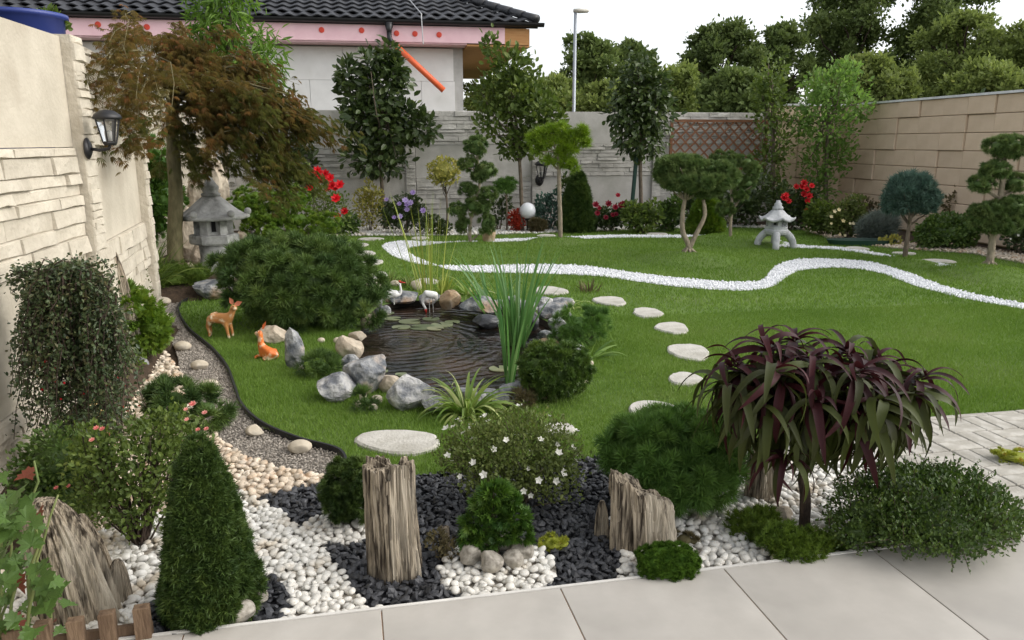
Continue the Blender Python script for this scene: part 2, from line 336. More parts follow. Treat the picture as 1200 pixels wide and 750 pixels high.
# pond: banks, floor, water
pn_ = len(pond); pin = inset(pond, .93)
V = np.concatenate([np.c_[pond, np.full(pn_, .0)], np.c_[pin, np.full(pn_, -.5)]])
tag(MB().add(V, [np.array([(i, (i + 1) % pn_, pn_ + (i + 1) % pn_, pn_ + i) for i in range(pn_)]), np.array([[pn_ + i for i in range(pn_)]])]).build('pond_bed', surf('pond liner', (.012, .011, .009), (.05, .035, .022), 5, .8, .3)), kind='structure')
def water_mat():
    m, t, b = newmat('dark pond water'); L = t.links.new
    b.inputs['Roughness'].default_value = .03; b.inputs['IOR'].default_value = 1.33; b.inputs['Specular IOR Level'].default_value = .6
    tc = N(t, 'ShaderNodeTexCoord'); n0 = N(t, 'ShaderNodeTexNoise', Scale=2.2, Detail=4.); L(tc.outputs['Object'], n0.inputs['Vector'])
    cr = N(t, 'ShaderNodeValToRGB'); cr.color_ramp.elements[0].color = (.006, .006, .005, 1); cr.color_ramp.elements[1].color = (.05, .03, .02, 1); cr.color_ramp.elements[0].position = .4; cr.color_ramp.elements[1].position = .7
    L(n0.outputs[0], cr.inputs[0]); L(cr.outputs[0], b.inputs['Base Color'])
    p = G(470, 402, -.05); mp = N(t, 'ShaderNodeMapping'); mp.inputs['Location'].default_value = (-p[0], -p[1], 0); L(tc.outputs['Object'], mp.inputs[0])
    wv = N(t, 'ShaderNodeTexWave', wave_type='RINGS', rings_direction='SPHERICAL', Scale=3.2, Distortion=5., Detail=3.); wv.inputs['Detail Scale'].default_value = 2.; L(mp.outputs[0], wv.inputs['Vector'])
    mp2 = N(t, 'ShaderNodeMapping'); mp2.inputs['Scale'].default_value = (1, 2.2, 1); L(tc.outputs['Object'], mp2.inputs[0])
    nn = N(t, 'ShaderNodeTexNoise', Scale=7., Detail=4.); L(mp2.outputs[0], nn.inputs['Vector'])
    a2 = N(t, 'ShaderNodeMath', operation='MULTIPLY_ADD'); L(nn.outputs[0], a2.inputs[0]); a2.inputs[1].default_value = 2.2; L(wv.outputs['Fac'], a2.inputs[2])
    bp = N(t, 'ShaderNodeBump', Strength=.30, Distance=.02); L(a2.outputs[0], bp.inputs['Height']); L(bp.outputs[0], b.inputs['Normal'])
    return m
tag(sheet('pond_water', inset(pond, .995), water_mat(), -.05), kind='structure')

# pebble and slate beds in front
TO = G(447, 720)                         # terrace edge origin (a tile joint)
def TE(x, y): return rotT(x, y, TO)
def pxy(l, z=0.): return np.array([G(u, v, z)[:2] for u, v in l])
edge = lambda *xs: np.array([TE(x, .0) for x in xs])
slate_poly = np.concatenate([pxy([(300, 582), (345, 574), (388, 562), (408, 556), (500, 556), (600, 548), (700, 536), (722, 535), (722, 575), (716, 610), (722, 640), (728, 660)]), edge(.80, .40, .02), pxy([(425, 702), (402, 672), (372, 632), (335, 603)])])
whiteL = np.concatenate([pxy([(268, 566), (300, 582), (335, 603), (372, 632), (402, 672), (425, 702)]), edge(.02, -.3, -.7, -1.1, -1.5), pxy([(-60, 690), (40, 640), (140, 615), (230, 590)])])
creamL = np.concatenate([pxy([(258, 516), (292, 536), (340, 550), (388, 560), (345, 574), (300, 582), (268, 566), (230, 590), (140, 615), (40, 640), (40, 560), (110, 500), (150, 470), (138, 432), (160, 408), (190, 408), (212, 438), (228, 462), (240, 492)])])
whiteR = np.concatenate([pxy([(722, 535), (800, 538), (880, 526), (960, 512), (1040, 505), (1040, 560), (1060, 600)]), edge(1.75, 1.2, .80), pxy([(728, 660), (722, 640), (716, 610), (722, 575)])])
PEB = []
for k in range(6):                       # six pebble shapes, shared
    V, F = ICO[2]; V = V * rng.uniform([.85, .62, .42], [1.1, .85, .62]); V = V + .16 * (vnoise(V * 1.6 + k * 9, k)[:, None] - .5) * V / np.linalg.norm(V, axis=1, keepdims=True)
    PEB.append((V, F))
SLT = []
for k in range(6):
    V, F = ICO[1]; V = V * rng.uniform([.9, .6, .28], [1.2, .9, .5]) * rng.uniform(.65, 1.25, (12, 1)); SLT.append((V, F))
def meshonly(V, F, name, mat, smooth):
    o = MB().add(V, F).build(name, mat, None, smooth); me = o.data; bpy.data.objects.remove(o); return me
PEBW = [meshonly(V, F, 'pebble', M['pebble_w'], True) for V, F in PEB]; PEBC = [meshonly(V, F, 'pebble', M['pebble_c'], True) for V, F in PEB]
SLTM = [meshonly(V, F, 'slate_chip', M['slate'], False) for V, F in SLT]
rings = []                               # (centre, radius) of spots kept for other stones
def stonebed(name, pl, base, s, size, shapes, meshes, mat, piece, limit, smooth, keep=None, zb=0., tilt=.35):
    o = tag(sheet(name, pl, base, -.016 + zb), kind='structure')
    P = np.concatenate([np.c_[grid_in(pl, s), np.full(1, 0.).repeat(0)] if 0 else np.c_[g, np.full(len(g), z)] for g, z in ((grid_in(pl, s), -.008), (grid_in(pl, s * 1.25), .003))])
    P[:, 2] += zb
    if keep is not None: P = P[keep(P)]
    n = len(P); sc = size * rng.uniform(.7, 1.2, n) ; Rm = rot3(n, tilt); d = np.linalg.norm(P - C0, axis=1) - P[:, 2] * 6; order = np.argsort(d); kk = rng.integers(0, len(shapes), n)
    near, far = order[:limit], order[limit:]
    for i in near:
        c = link(piece, meshes[kk[i]], o); c.matrix_local = Matrix.Translation(P[i]) @ Matrix(Rm[i].T.tolist()).to_4x4() @ Matrix.Scale(sc[i], 4)
    m = MB()
    for k in range(len(shapes)):
        j = far[kk[far] == k]
        if len(j): V, F = inst(*shapes[k], P[j], Rm[j], sc[j]); m.add(V, F, np.repeat(rng.random(len(j)), len(shapes[k][0])))
    if len(far): tag(m.build(piece + 's', mat, o, smooth), kind='stuff')
    return o
tree_ring = G(250, 716)[:2]; hin_ring = np.array(G(583, 668)[:2]); bx_ring = np.array(G(405, 615)[:2])
def not_ring(P): return np.linalg.norm(P[:, :2] - tree_ring, axis=1) > .235
def slate_keep(P): return (np.linalg.norm((P[:, :2] - hin_ring) * [1, 1.15], axis=1) > .215) & (np.linalg.norm((P[:, :2] - bx_ring), axis=1) > .155)
stonebed('white_pebble_bed', whiteL, M['pebble_base'], .031, .0195, PEB, PEBW, M['pebble_w'], 'pebble', 260, True, not_ring)
stonebed('cream_pebble_bed', creamL, M['pebble_base'], .034, .021, PEB, PEBC, M['pebble_c'], 'pebble', 140, True, zb=.004)
stonebed('pebble_bed', whiteR, M['pebble_base'], .034, .0205, PEB, PEBW, M['pebble_w'], 'pebble', 180, True, zb=.002)
stonebed('slate_bed', slate_poly, M['slate_base'], .029, .021, SLT, SLTM, M['slate'], 'slate_chip', 290, False, slate_keep, tilt=.6)
circ = lambda c, r, n=20, sy=1.: np.array([(c[0] + r * math.cos(t), c[1] + r * sy * math.sin(t)) for t in np.linspace(0, 2 * math.pi, n, endpoint=False)])
stonebed('slate_ring', circ(tree_ring, .24), M['slate_base'], .03, .021, SLT, SLTM, M['slate'], 'slate_chip', 60, False, None, .004, .6)
stonebed('pebble_ring', circ(hin_ring, .215, 20, .88), M['pebble_base'], .031, .019, PEB, PEBW, M['pebble_w'], 'pebble', 120, True, None, .008)
stonebed('pebble_ring', circ(bx_ring, .16), M['pebble_base'], .031, .019, PEB, PEBW, M['pebble_w'], 'pebble', 60, True, None, .006)
# pale stones edging the far bed and the right bed
for nm, pl, mt in (('bed_chippings', [(352, 296), (352, 288), (400, 270), (430, 266), (470, 268), (520, 268), (590, 267), (650, 266), (740, 265), (860, 264), (940, 267), (940, 270), (860, 267), (760, 269), (690, 272), (600, 275), (500, 277), (400, 277)], 'pebble_w'), ('bed_chippings', [(940, 266), (960, 266), (1000, 276), (1040, 282), (1080, 288), (1120, 287), (1200, 300), (1300, 318), (1250, 319), (1140, 298), (1080, 294), (1030, 290), (985, 284), (940, 270)], 'pebble_c')):
    pp = pxy(pl); o = tag(sheet(nm, pp, M['pebble_base'], .006), kind='structure'); m = MB(); V, F, va = chips(pp, .05, .034, .014); m.add(V, F, va); tag(m.build('pebbles', M[mt], o, True), kind='stuff')

# terrace of square tiles, each tile its own piece
TS_ = .6
tw = np.array([TE(-2.2, -.02), TE(4.6, -.02), TE(4.6, -3.9), TE(-2.2, -3.9)])
to = tag(sheet('terrace', tw, M['grout'], .024), kind='structure')
V, F = bevbox(.002, TS_ - .002, -TS_ + .002, -.002, -.02, .0, .0015); tm = meshonly(V, F, 'tile', M['tile'], False)
for i in range(-3, 7):
    for j in range(0, 6):
        c = link('tile', tm, to); p = TE(i * TS_, -j * TS_ - .012); c.location = (p[0], p[1], .0275); c.rotation_euler.z = T_ANG
m = MB(); V, F = box(-2.2, 4.6, -.0115, .0, -.03, .030); m.add(V, F); c = m.build('edge_trim', surf('white edge trim', (.6, .58, .54), (.72, .70, .66), 8, .5, .05), to); c.location = (TO[0], TO[1], 0); c.rotation_euler.z = T_ANG
# block paving in a basket weave
pw = np.array([rotT(-.66, 0, PV), rotT(5.2, 0, PV), rotT(5.2, -1.5, PV), rotT(-.66, -1.5, PV)])
po = tag(sheet('block_paving', pw, surf('paving joint sand', (.10, .09, .07), (.17, .15, .12), 60, .95, .4), .004), kind='structure')
V, F = bevbox(-.0965, .0965, -.0465, .0465, -.03, .0, .004); pm = meshonly(V, F, 'paver', M['paver'], False); V, F = bevbox(-.0965, .0965, -.018, .018, -.03, .0, .004); pbm = meshonly(V, F, 'border_paver', M['paver'], False)
def putp(me, x, y, a, nm):
    p = rotT(x, y, PV); c = link(nm, me, po); c.location = (p[0], p[1], .011 + random.uniform(-.0015, .0015)); c.rotation_euler = (random.gauss(0, .004), random.gauss(0, .004), T_ANG + a + random.gauss(0, .006))
for i in range(-3, 14): putp(pbm, i * .2 + .1, -.022, 0, 'border_paver')
for j in range(7):
    for i in range(-3, 14):
        x, y = i * .2 + .1, -.045 - j * .2 - .1
        for s in (-1, 1): putp(pm, x + (s * .05 if (i + j) % 2 else 0), y + (0 if (i + j) % 2 else s * .05), R(90) if (i + j) % 2 else 0, 'paver')

# ------------------------------------------------------------------ fences of cast concrete panels and posts
def stones_for(L, H):                    # ledge-stone courses: (x, z, w, h, depth)
    out = []; z = 0
    while z < H - .01:
        h = min(random.choice((.045, .06, .075, .095)), H - z)
        if H - z - h < .03: h = H - z
        x = 0
        while x < L - .01:
            wd = min(random.uniform(.16, .55), L - x)
            if L - x - wd < .09: wd = L - x
            out.append((x, z, wd, h, random.uniform(.008, .042))); x += wd
        z += h
    return out
def stone_geo(x, z, wd, h, d):           # local: x along, -y towards the garden
    V = np.array([(x, 0, z), (x + wd, 0, z), (x + wd, 0, z + h), (x, 0, z + h)] + [(x + a, -d * f, z + b) for a, b, f in ((.003, .003, random.uniform(.6, 1)), (wd * .5, random.uniform(.002, .012), random.uniform(.8, 1.2)), (wd - .003, .003, random.uniform(.5, 1)), (wd - .004, h - .005, random.uniform(.35, .8)), (wd * .5, h - random.uniform(.003, .012), random.uniform(.6, 1)), (.004, h - .005, random.uniform(.5, .9)))])
    F = [np.array([(4, 5, 8, 9), (5, 6, 7, 8), (1, 2, 7, 6), (3, 0, 4, 9)]), np.array([(0, 1, 6, 5, 4), (2, 3, 9, 8, 7)])]
    return V, F
def fence(name, label, posts, top_rough, mats, xf, near, plinth=None):
    """posts: positions along the run; xf maps the run to the world"""
    t = thing(name, label, 'fence', xf[0], xf[1]); mc, ms = mats
    for i, x in enumerate(posts):
        m = MB(); m.add(*box(x - .085, x + .085, -.05, .09, -.3, 2.075))
        for s in stones_for(.17, 2.37): V, F = stone_geo(*s[:4], s[4] * .6); V = V + [x - .085, -.0502, -.3]; m.add(V, F, random.random())
        m.build('post', ms, t)
        if i == len(posts) - 1: break
        a, b = x + .085, posts[i + 1] - .085
        for k in range(4):
            z = Z0 + k * PH; rough = ((3 - k) % 2 == 0) == top_rough[i]
            m = MB(); m.add(*box(a + .012, b - .004, -.0 + random.uniform(0, .006), .06, z + .002, z + PH - .002))
            p = m.build('panel', mc, t)
            if rough:
                ss = stones_for(b - a - .016, PH - .006)
                if near(a, b) and k > 0:
                    for s in ss:
                        V, F = stone_geo(*s); o0 = V[0].copy(); c = MB().add(V - o0, F).build('stone', ms, p); c.location = o0 + [a + .012, -.0005, z + .003]
                else:
                    m = MB()
                    for s in ss: V, F = stone_geo(*s); m.add(V + [a + .012, -.0005, z + .003], F, random.random())
                    tag(m.build('stone_facing', ms, p), kind='stuff')
            m2 = MB(); m2.add(*box(a, a + .013, .012, .05, z, z + PH)); m2.build('joint', M['gap'], p)
        if plinth: MB().add(*box(a, b, -.09, .0, -.3, .22)).build('plinth', mc, t)
    return t
YP = 4.83; PL = 2.36                     # first post of the left fence; bay length
lp = [YP + PL * k for k in range(-3, 1)]
fence('concrete_fence', 'cream concrete panel fence with stacked-stone panels along the gravel path', lp, [True, False, False], (M['conc_left'], M['stone_left']), ((XL - .0, 0, 0), R(90)), lambda a, b: 1 < a < 8)
fence('concrete_fence', 'cream fence bay turning outward just past the wall lamp', [.0, 1.8], [True], (M['conc_left'], M['stone_left']), ((XL - .01, YP + .0, 0), R(90 + 6.6)), lambda a, b: True)
fence('concrete_fence', 'cream fence section set back behind the stone lantern', [YS + .1 + 2.6 * k for k in range(3)] + [YB - .12], [True, False, True], (M['conc_left'], M['stone_left']), ((XL2, 0, 0), R(90)), lambda a, b: False)
# planted bank rising to the fence, and the low mound under the maple
ys = np.linspace(3.3, 6.7, 30); V = []
for y in ys:
    xf = XL + .0 - max(0, y - YP) * .116; f = np.clip((y - 3.3) / 1.2, 0, 1) * np.clip((6.75 - y) / .35, 0, 1)
    for s_ in np.linspace(0, 1, 7): x = xf + s_ * .2; V.append((x, y, -.02 + .20 * f * (1 - s_) ** .8 + .03 * (vnoise(np.array([[x * 9, y * 9, 0]]))[0] - .5) * (s_ < 1)))
tag(MB().add(np.array(V), np.array([(i * 7 + j, i * 7 + j + 1, i * 7 + j + 8, i * 7 + j + 7) for i in range(29) for j in range(6)])).build('planting_bank', M['soil'], None, True), kind='structure')
MAPLE = G(205, 314, .22); V = [(MAPLE[0], MAPLE[1], .24)]
for k_ in range(1, 7):
    for a_ in np.linspace(0, 6.283, 24, endpoint=False): V.append((MAPLE[0] + .85 * k_ / 6 * math.cos(a_), MAPLE[1] + .85 * k_ / 6 * math.sin(a_), .24 * (1 - (k_ / 6) ** 1.6) - .025))
tag(MB().add(np.array(V), [np.array([(0, 1 + j, 1 + (j + 1) % 24) for j in range(24)]), np.array([(1 + k_ * 24 + j, 25 + k_ * 24 + j, 25 + k_ * 24 + (j + 1) % 24, 1 + k_ * 24 + (j + 1) % 24) for k_ in range(5) for j in range(24)])]).build('planting_mound', M['soil'], None, True), kind='structure')
bp_ = [-3.1, .46 - 2.35 * 1, .46, 2.80, 5.15, 7.45]
fence('concrete_fence', 'grey concrete panel fence with stacked-stone panels across the far bed', bp_, [True, False, True, False, True], (M['conc_back'], M['stone_back']), ((0, YB, 0), 0), lambda a, b: False, True)
# ------------------------------------------------------------------ right-hand block wall, stepping panels
def block_wall():
    t = thing('block_wall', 'beige block wall with stepped joints and pale coping on the right', 'wall', (XR, YB, 0)); BH, BL = .275, .56; rows = 8
    def run(n, x0, fn, rz):
        for r in range(rows):
            for i in range(n):
                sh = (r % 2) * 0; k = (i * 2 - r) % 6; d = [.0, .007, .014, .021, .028, .035][k]
                V, F = bevbox(0, BL - .004, 0, BH - .004, -.14, .0, .004); V = V[:, [0, 2, 1]] * [1, -1, 1]
                key = 'wall_block'
                c = link(key, BLK, t); fn(c, i, r, d + random.uniform(0, .006))
    V, F = bevbox(.004, BL - .004, .004, BH - .004, -.12, .0, .008); V = V[:, [0, 2, 1]] * [1, -1, 1]; F = F[:, ::-1]; BLK = meshonly(V, F, 'wall_block', M['block'], False)
    def f1(c, i, r, d): c.location = (0 - d + .0, -BL * (i + 0) - .0, r * BH); c.rotation_euler.z = R(-90)
    def f2(c, i, r, d): c.location = (-1.53 + BL * i, -.03 - d, r * BH)
    run(12, 0, f1, -90); run(3, 0, f2, 0)
    m = MB(); m.add(*box(-.06, .17, -6.8, .18, 2.2, 2.235)).add(*box(-1.56, -.0605, -.09, .18, 2.2, 2.235)); m.build('coping', M['cap'], t)
    m = MB(); m.add(*box(.125, .17, -6.75, .15, -.05, 2.199)).add(*box(-1.52, .1245, .10, .14, -.05, 2.199)); m.build('wall_core', M['block'], t)
block_wall()
# ------------------------------------------------------------------ trellis on the far fence
t = thing('garden_trellis', 'brown diamond lattice trellis panel fixed to the far fence', 'trellis', (5.36, YB - .12, 0)); W_, zb, zt = 1.98, .98, 1.93
fw = .05
for nm, b in (('frame_rail', (0, W_, -.02, .02, zt - fw, zt)), ('frame_rail', (0, W_, -.02, .02, zb, zb + fw)), ('frame_stile', (0, fw, -.02, .02, zb + fw + .001, zt - fw - .001)), ('frame_stile', (W_ - fw, W_, -.02, .02, zb + fw + .001, zt - fw - .001))):
    MB().add(*box(*b)).build(nm, M['wood'], t)
for s in (-1, 1):
    for k in np.arange(-1.2, 3.2, .195):
        x0, x1 = fw, W_ - fw; pts = []
        # line x = k + s*(z - zb) clipped
        zz = []
        for z in np.linspace(zb + fw, zt - fw, 60):
            x = (k + (z - zb)) if s > 0 else (W_ - k - (z - zb))
            if x0 <= x <= x1: zz.append((x, z))
        if len(zz) < 5: continue
        a, b = np.array(zz[0]), np.array(zz[-1]); d = nz(b - a); nrm = np.array([-d[1], d[0]]) * .016; y0 = -.012 if s > 0 else .0015
        V = [(q[0], y, q[1]) for y in (y0, y0 + .01) for q in (a - nrm, a + nrm, b + nrm, b - nrm)]
        MB().add(np.array(V), np.array([(0, 1, 2, 3), (7, 6, 5, 4), (0, 4, 5, 1), (1, 5, 6, 2), (2, 6, 7, 3), (3, 7, 4, 0)])).build('lattice_slat', M['wood'], t)
# ------------------------------------------------------------------ the neighbour's unfinished house
YH = 18.0
h = thing('house', 'unfinished white house with dark tiled roof behind the far fence', 'house', (0, YH, 0))
eps = surf('white insulation board', (.72, .71, .69), (.80, .79, .77), 3, .9, .1, c3=(.66, .65, .62), s3=1.5); pink = surf('pink foam board', (.78, .50, .55), (.85, .58, .62), 3, .8, .05)
x1 = 1.86
for i in range(9):                       # facing boards
    for j in range(5):
        a = x1 - .22 - (i + 1) * 1.25 + (.5 if j % 2 else 0); MB().add(*box(a + .004, min(a + 1.246, x1 - .2), .55, .62, .0 + j * .72 + .003, .0 + j * .72 + .717)).build('insulation_board', eps, h)
MB().add(*box(-11, x1, .621, 7.5, -.7, 4.0)).build('wall', surf('grey render', (.42, .41, .39), (.52, .51, .49), 4, .9, .2), h)
fb = MB().add(*box(-11, 2.75, -.02, .02, 3.66, 4.0)).build('fascia', pink, h)
for x in [-6.35, -5.75, -4.8, -3.95, -3.45, -1.25, -.4, .35, .75, 1.28]:
    V, F = lathe([(.0, .0), (.06, .0), (.06, .012), (.03, .018), (0, .018)], 14); V = V[:, [0, 2, 1]] * [1, -1, 1] + [x, -.0205, 3.85 + random.uniform(-.03, .03)]; MB().add(V, F).build('anchor', plain('red anchor', (.65, .06, .03), .6), fb)
MB().add(*box(-11, 1.9, .0205, .6205, 3.63, 3.66)).build('soffit', pink, h)
sof = MB().add(*box(1.9005, 3.32, .0205, 9, 3.60, 3.64)).build('wooden_soffit', surf('raw pine board', (.42, .21, .075), (.55, .3, .13), 4, .7, .2, stretch=(1, 12, 1)), h)
MB().add(*box(2.7505, 3.30, -.015, .02, 3.645, 3.99)).build('fascia_board', surf('orange pine board', (.40, .19, .07), (.5, .27, .11), 4, .7, .2, stretch=(1, 1, 12)), h)
MB().add(*box(3.2805, 3.32, .021, 9, 3.641, 3.99)).build('fascia_board', surf('pine board', (.36, .18, .07), (.47, .25, .1), 4, .7, .2, stretch=(1, 1, 12)), h)
V = []; a = np.linspace(math.pi, 2 * math.pi, 9)
for x in (-11, 3.62):
    for t_ in a: V.append((x, -.12 + .085 * math.cos(t_), 4.10 + .085 * math.sin(t_)))
    for t_ in a[::-1]: V.append((x, -.12 + .078 * math.cos(t_), 4.10 + .078 * math.sin(t_)))
gut = MB().add(np.array(V), [np.array([(i, (i + 1) % 18, 18 + (i + 1) % 18, 18 + i) for i in range(18)]), np.array([list(range(18))]), np.array([list(range(18, 36))])]).build('gutter', M['black'], h)
MB().add(*box(-11, 3.5, -.03, .02, 4.001, 4.13)).build('gutter_board', M['black'], h)
p0 = WY(456, 35, YH - .12) - [0, YH, 0]; pa = WY(456, 48, YH - .12) - [0, YH, 0]; pb = WY(462, 52, YH - .1) - [0, YH, 0]; pc = WY(520, 106, YH - .1) - [0, YH, 0]
dp = MB().add(*lathe([(.10, 4.0 - 3.86), (.06, -.02), (.05, -.08)], 14)).build('outlet', M['black'], h, True); dp.location = (p0[0], -.12, 3.90)
MB().add(*tube([(p0[0], -.12, 3.84), (p0[0], -.13, 3.72), (p0[0] + .05, -.14, 3.62), pb + [0, 0, -.02]], .055, 12)).build('pipe_elbow', M['black'], h, True)
MB().add(*tube([pb, (pb + pc) / 2, pc], .068, 16)).build('orange_pipe', plain('orange plastic pipe', (.75, .13, .04), .4), h, True)
q0 = WY(480, 0, YH + 1.2) - [0, YH, 0]; q1 = WY(494, 22, YH - .2) - [0, YH, 0]; q2 = WY(496, 52, YH - .22) - [0, YH, 0]
MB().add(*tube([q0 + [0, 0, .25], q0, q1 + [0, 0, .1], q1, q2], .014, 6)).build('conductor_wire', plain('zinc wire', (.5, .5, .5), .4, .8), h)
# roof: hip, each tile its own piece
PT = R(24); tw_, tl = .30, .34; ex0, ez = 3.46, 4.15
rf = MB(); sl = math.tan(PT)
rf.add(np.array([(-11, .0, ez - .03), (3.40, .0, ez - .03), (3.40 - 5, 5, ez + 5 * sl - .03), (-11, 5, ez + 5 * sl - .03), (3.40, 9, ez - .03), (3.40 - 5, 9, ez + 5 * sl - .03)]), np.array([(0, 1, 2, 3), (1, 4, 5, 2)]))
rf = rf.build('roof', plain('roof underlay', (.02, .02, .022), .8), h)
roofm = surf('anthracite roof tile', (.022, .023, .027), (.04, .042, .048), 6, .5, .1, rand=.2, spec=.5)
nx_ = 9; xs = np.linspace(0, tw_, nx_); prof = .045 * (np.sin(np.linspace(-.5, 1.5, nx_) * math.pi) * .5 + .5); V = []
for yy, dz in ((0, .0), (0, .025), (tl + .03, .0)):
    for x, z in zip(xs, prof): V.append((x, yy, z + dz + (.02 if yy == 0 else -.0)))
tile_me = meshonly(np.array(V), np.array([(r * nx_ + i, r * nx_ + i + 1, (r + 1) * nx_ + i + 1, (r + 1) * nx_ + i) for r in range(2) for i in range(nx_ - 1)]), 'roof_tile', roofm, False)
for r in range(5):
    y = -.14 + r * tl * math.cos(PT); z = ez + y * sl - .0
    x = ex0 - max(y, 0) - .12 - tw_
    x0_ = -9.0
    while x > x0_:
        c = link('roof_tile', tile_me, rf); c.location = (x, y, z); c.rotation_euler.x = PT + random.gauss(0, .006); x -= tw_
V, F = lathe([(0, -.01), (.13, 0), (.12, .2), (.11, .42), (.0, .42)], 14); V = V[:, [0, 2, 1]] * [1, 1, .75]
ridge_me = meshonly(V, F, 'ridge_tile', roofm, True)
for k in range(8):
    s = k * .36; c = link('ridge_tile', ridge_me, rf); c.location = (3.46 - s / 1.414, -.10 + s / 1.414, ez + .04 + s / 1.414 * sl); c.rotation_euler = (math.atan(sl / 1.414), 0, R(45))
# ------------------------------------------------------------------ street lamp beyond the fence
b = D(672, 150, 20.5); b[2] = -.75
t = thing('street_lamp', 'tall grey street lamp standing among trees beyond the fence', 'street lamp', b); tp = D(669, 14, 20.5); hh = tp[2] - b[2]
MB().add(*tube([(0, 0, 0), (0, 0, 1.), (0, 0, hh)], [.06, .05, .038], 10)).build('pole', plain('galvanised pole', (.35, .38, .42), .5, .4), t, True)
V, F = lathe([(0, 0), (.10, .02), (.13, .2), (.10, .5), (.0, .56)], 12); V = V[:, [2, 0, 1]] * [.75, .75, .45]; MB().add(V + [-.06, 0, hh + .03], F).build('lamp_head', plain('lamp head', (.5, .48, .42), .5), t, True)
# ================================================================== PLANT BUILDERS
LF2 = (np.array([(0, 0, 0), (.30, .45, .07), (0, 1, -.05), (-.30, .45, .07)]), np.array([(0, 1, 2), (0, 2, 3)]))
LF4 = (np.array([(0, 0, 0), (.27, .28, .07), (.25, .66, .05), (0, 1, -.06), (-.25, .66, .05), (-.27, .28, .07)]), np.array([(0, 1, 2, 3), (0, 3, 4, 5)]))
LFN = (np.array([(0, 0, 0), (.10, .35, .03), (.08, .7, -.02), (0, 1, -.12), (-.08, .7, -.02), (-.10, .35, .03)]), np.array([(0, 1, 2, 3), (0, 3, 4, 5)]))
def tuft(nn, spread, w=.035, stem=.25, seed=0, cup=0.):
    g = np.random.default_rng(seed); V = []; F = []
    for k in range(nn):
        a = 6.283 * k / nn * 2.4 + g.uniform(-.3, .3); th = spread * (.25 + .75 * g.random()); d = np.array([math.sin(th) * math.cos(a), math.cos(th), math.sin(th) * math.sin(a)])
        b = np.array([0, stem * g.uniform(-1, .6), 0]); s = nz(np.cross(d, g.normal(size=3))) * w; L = g.uniform(.75, 1.05)
        V += [b - s, b + s, b + d * L]; F.append((3 * k, 3 * k + 1, 3 * k + 2))
    return np.array(V), np.array(F)
TUFT_PINE = tuft(22, 1.05, .05, .3, 1); TUFT_CONE = tuft(12, 1.15, .11, .5, 6); TUFT_SPR = tuft(18, 1.2, .075, .55, 2); TUFT_MOSS = tuft(9, 1.1, .11, .2, 3); TUFT_LONG = tuft(22, .95, .03, .2, 4)
def spray(n=7):                          # flat fan of scale leaves
    V = []; F = []
    for k in range(n):
        a = (k - (n - 1) / 2) / n * 2.3; L = 1 - .35 * abs(a); d = np.array([math.sin(a), math.cos(a), .12 * math.cos(k * 2.1)]); s = np.array([math.cos(a), -math.sin(a), 0]) * .11
        m_ = d * L * .5; j = len(V); V += [np.zeros(3), m_ + s, d * L, m_ - s]; F += [(j, j + 1, j + 2), (j, j + 2, j + 3)]
    return np.array(V), np.array(F)
SPRAY = spray()
def lace(n=7):                           # finely cut hanging maple leaf
    V = []; F = []
    for k in range(n):
        a = (k - (n - 1) / 2) / n * 2.4; L = 1 - .3 * abs(a); d = np.array([math.sin(a), math.cos(a), -.1 * abs(a)]); s = np.array([math.cos(a), -math.sin(a), 0]) * .05
        m_ = d * L * .55 + [0, 0, .05]; e = d * L + [0, 0, -.12]; j = len(V); V += [np.zeros(3), m_ + s, e, m_ - s]; F += [(j, j + 1, j + 2), (j, j + 2, j + 3)]
    return np.array(V), np.array(F)
LACE = lace()
UP = np.array([0, 0, 1.])
def scatter(mb, P, Dv, Nv, size, T, var=None, mi=0, svar=.3, w=1.):
    n = len(P)
    if n == 0: return mb
    S = np.asarray(size) * rng.uniform(1 - svar, 1 + svar, n); S3 = np.stack([S * w, S, S], 1); V, F = inst(T[0], T[1], P, frames(Dv, Nv), S3)
    va = rng.random(n) if var is None else np.clip(var, 0, 1); return mb.add(V, F, np.repeat(va, len(T[0])), mi)
def blobpts(bl, n, shell=.5, zcut=None, lump=.25, seed=0, fuzz=0.):
    bl = np.asarray(bl, float); wgt = (bl[:, 3] * bl[:, 5] + bl[:, 4] * bl[:, 5] + bl[:, 3] * bl[:, 4]); k = rng.choice(len(bl), n, p=wgt / wgt.sum()); u = runit(n)
    r = shell + (1 - shell) * rng.random(n) ** .6
    c = bl[k, :3]; rad = bl[k, 3:6]
    if fuzz: r = r * np.abs(1 + fuzz * rng.normal(size=n))
    if lump: r = r * (1 - lump + 2 * lump * vnoise(u * 2.6 + c * 5, seed + 5))
    P = c + u * rad * r[:, None]; nn = nz(u / rad)
    # drop what sits deep inside another lobe
    keep = np.ones(n, bool)
    if shell > .3:
        for j in range(len(bl)):
            q = np.linalg.norm((P - bl[j, :3]) / bl[j, 3:6], axis=1); keep &= ~((q < .55 * shell) & (k != j))
    if zcut is not None: keep &= P[:, 2] > zcut
    return P[keep], nn[keep], r[keep]
def leaves(mb, bl, n, size, T=LF2, out=.7, up=.25, jit=.6, shell=.5, zcut=.01, droop=0., mi=0, lump=.25, tone=.35, w=1., seed=0, fuzz=0.):
    P, nn, r = blobpts(bl, n, shell, zcut, lump, seed, fuzz); m = len(P)
    Dv = nn * out + UP * (up - droop) + runit(m) * jit; Nv = nn * .6 + UP * .5 + runit(m) * .5
    va = rng.random(m) * (1 - tone) + tone * vnoise(P * 6 / max(.2, float(np.max(bl[:, 5]))), seed + 2)
    return scatter(mb, P, Dv, Nv, size, T, va, mi, w=w)
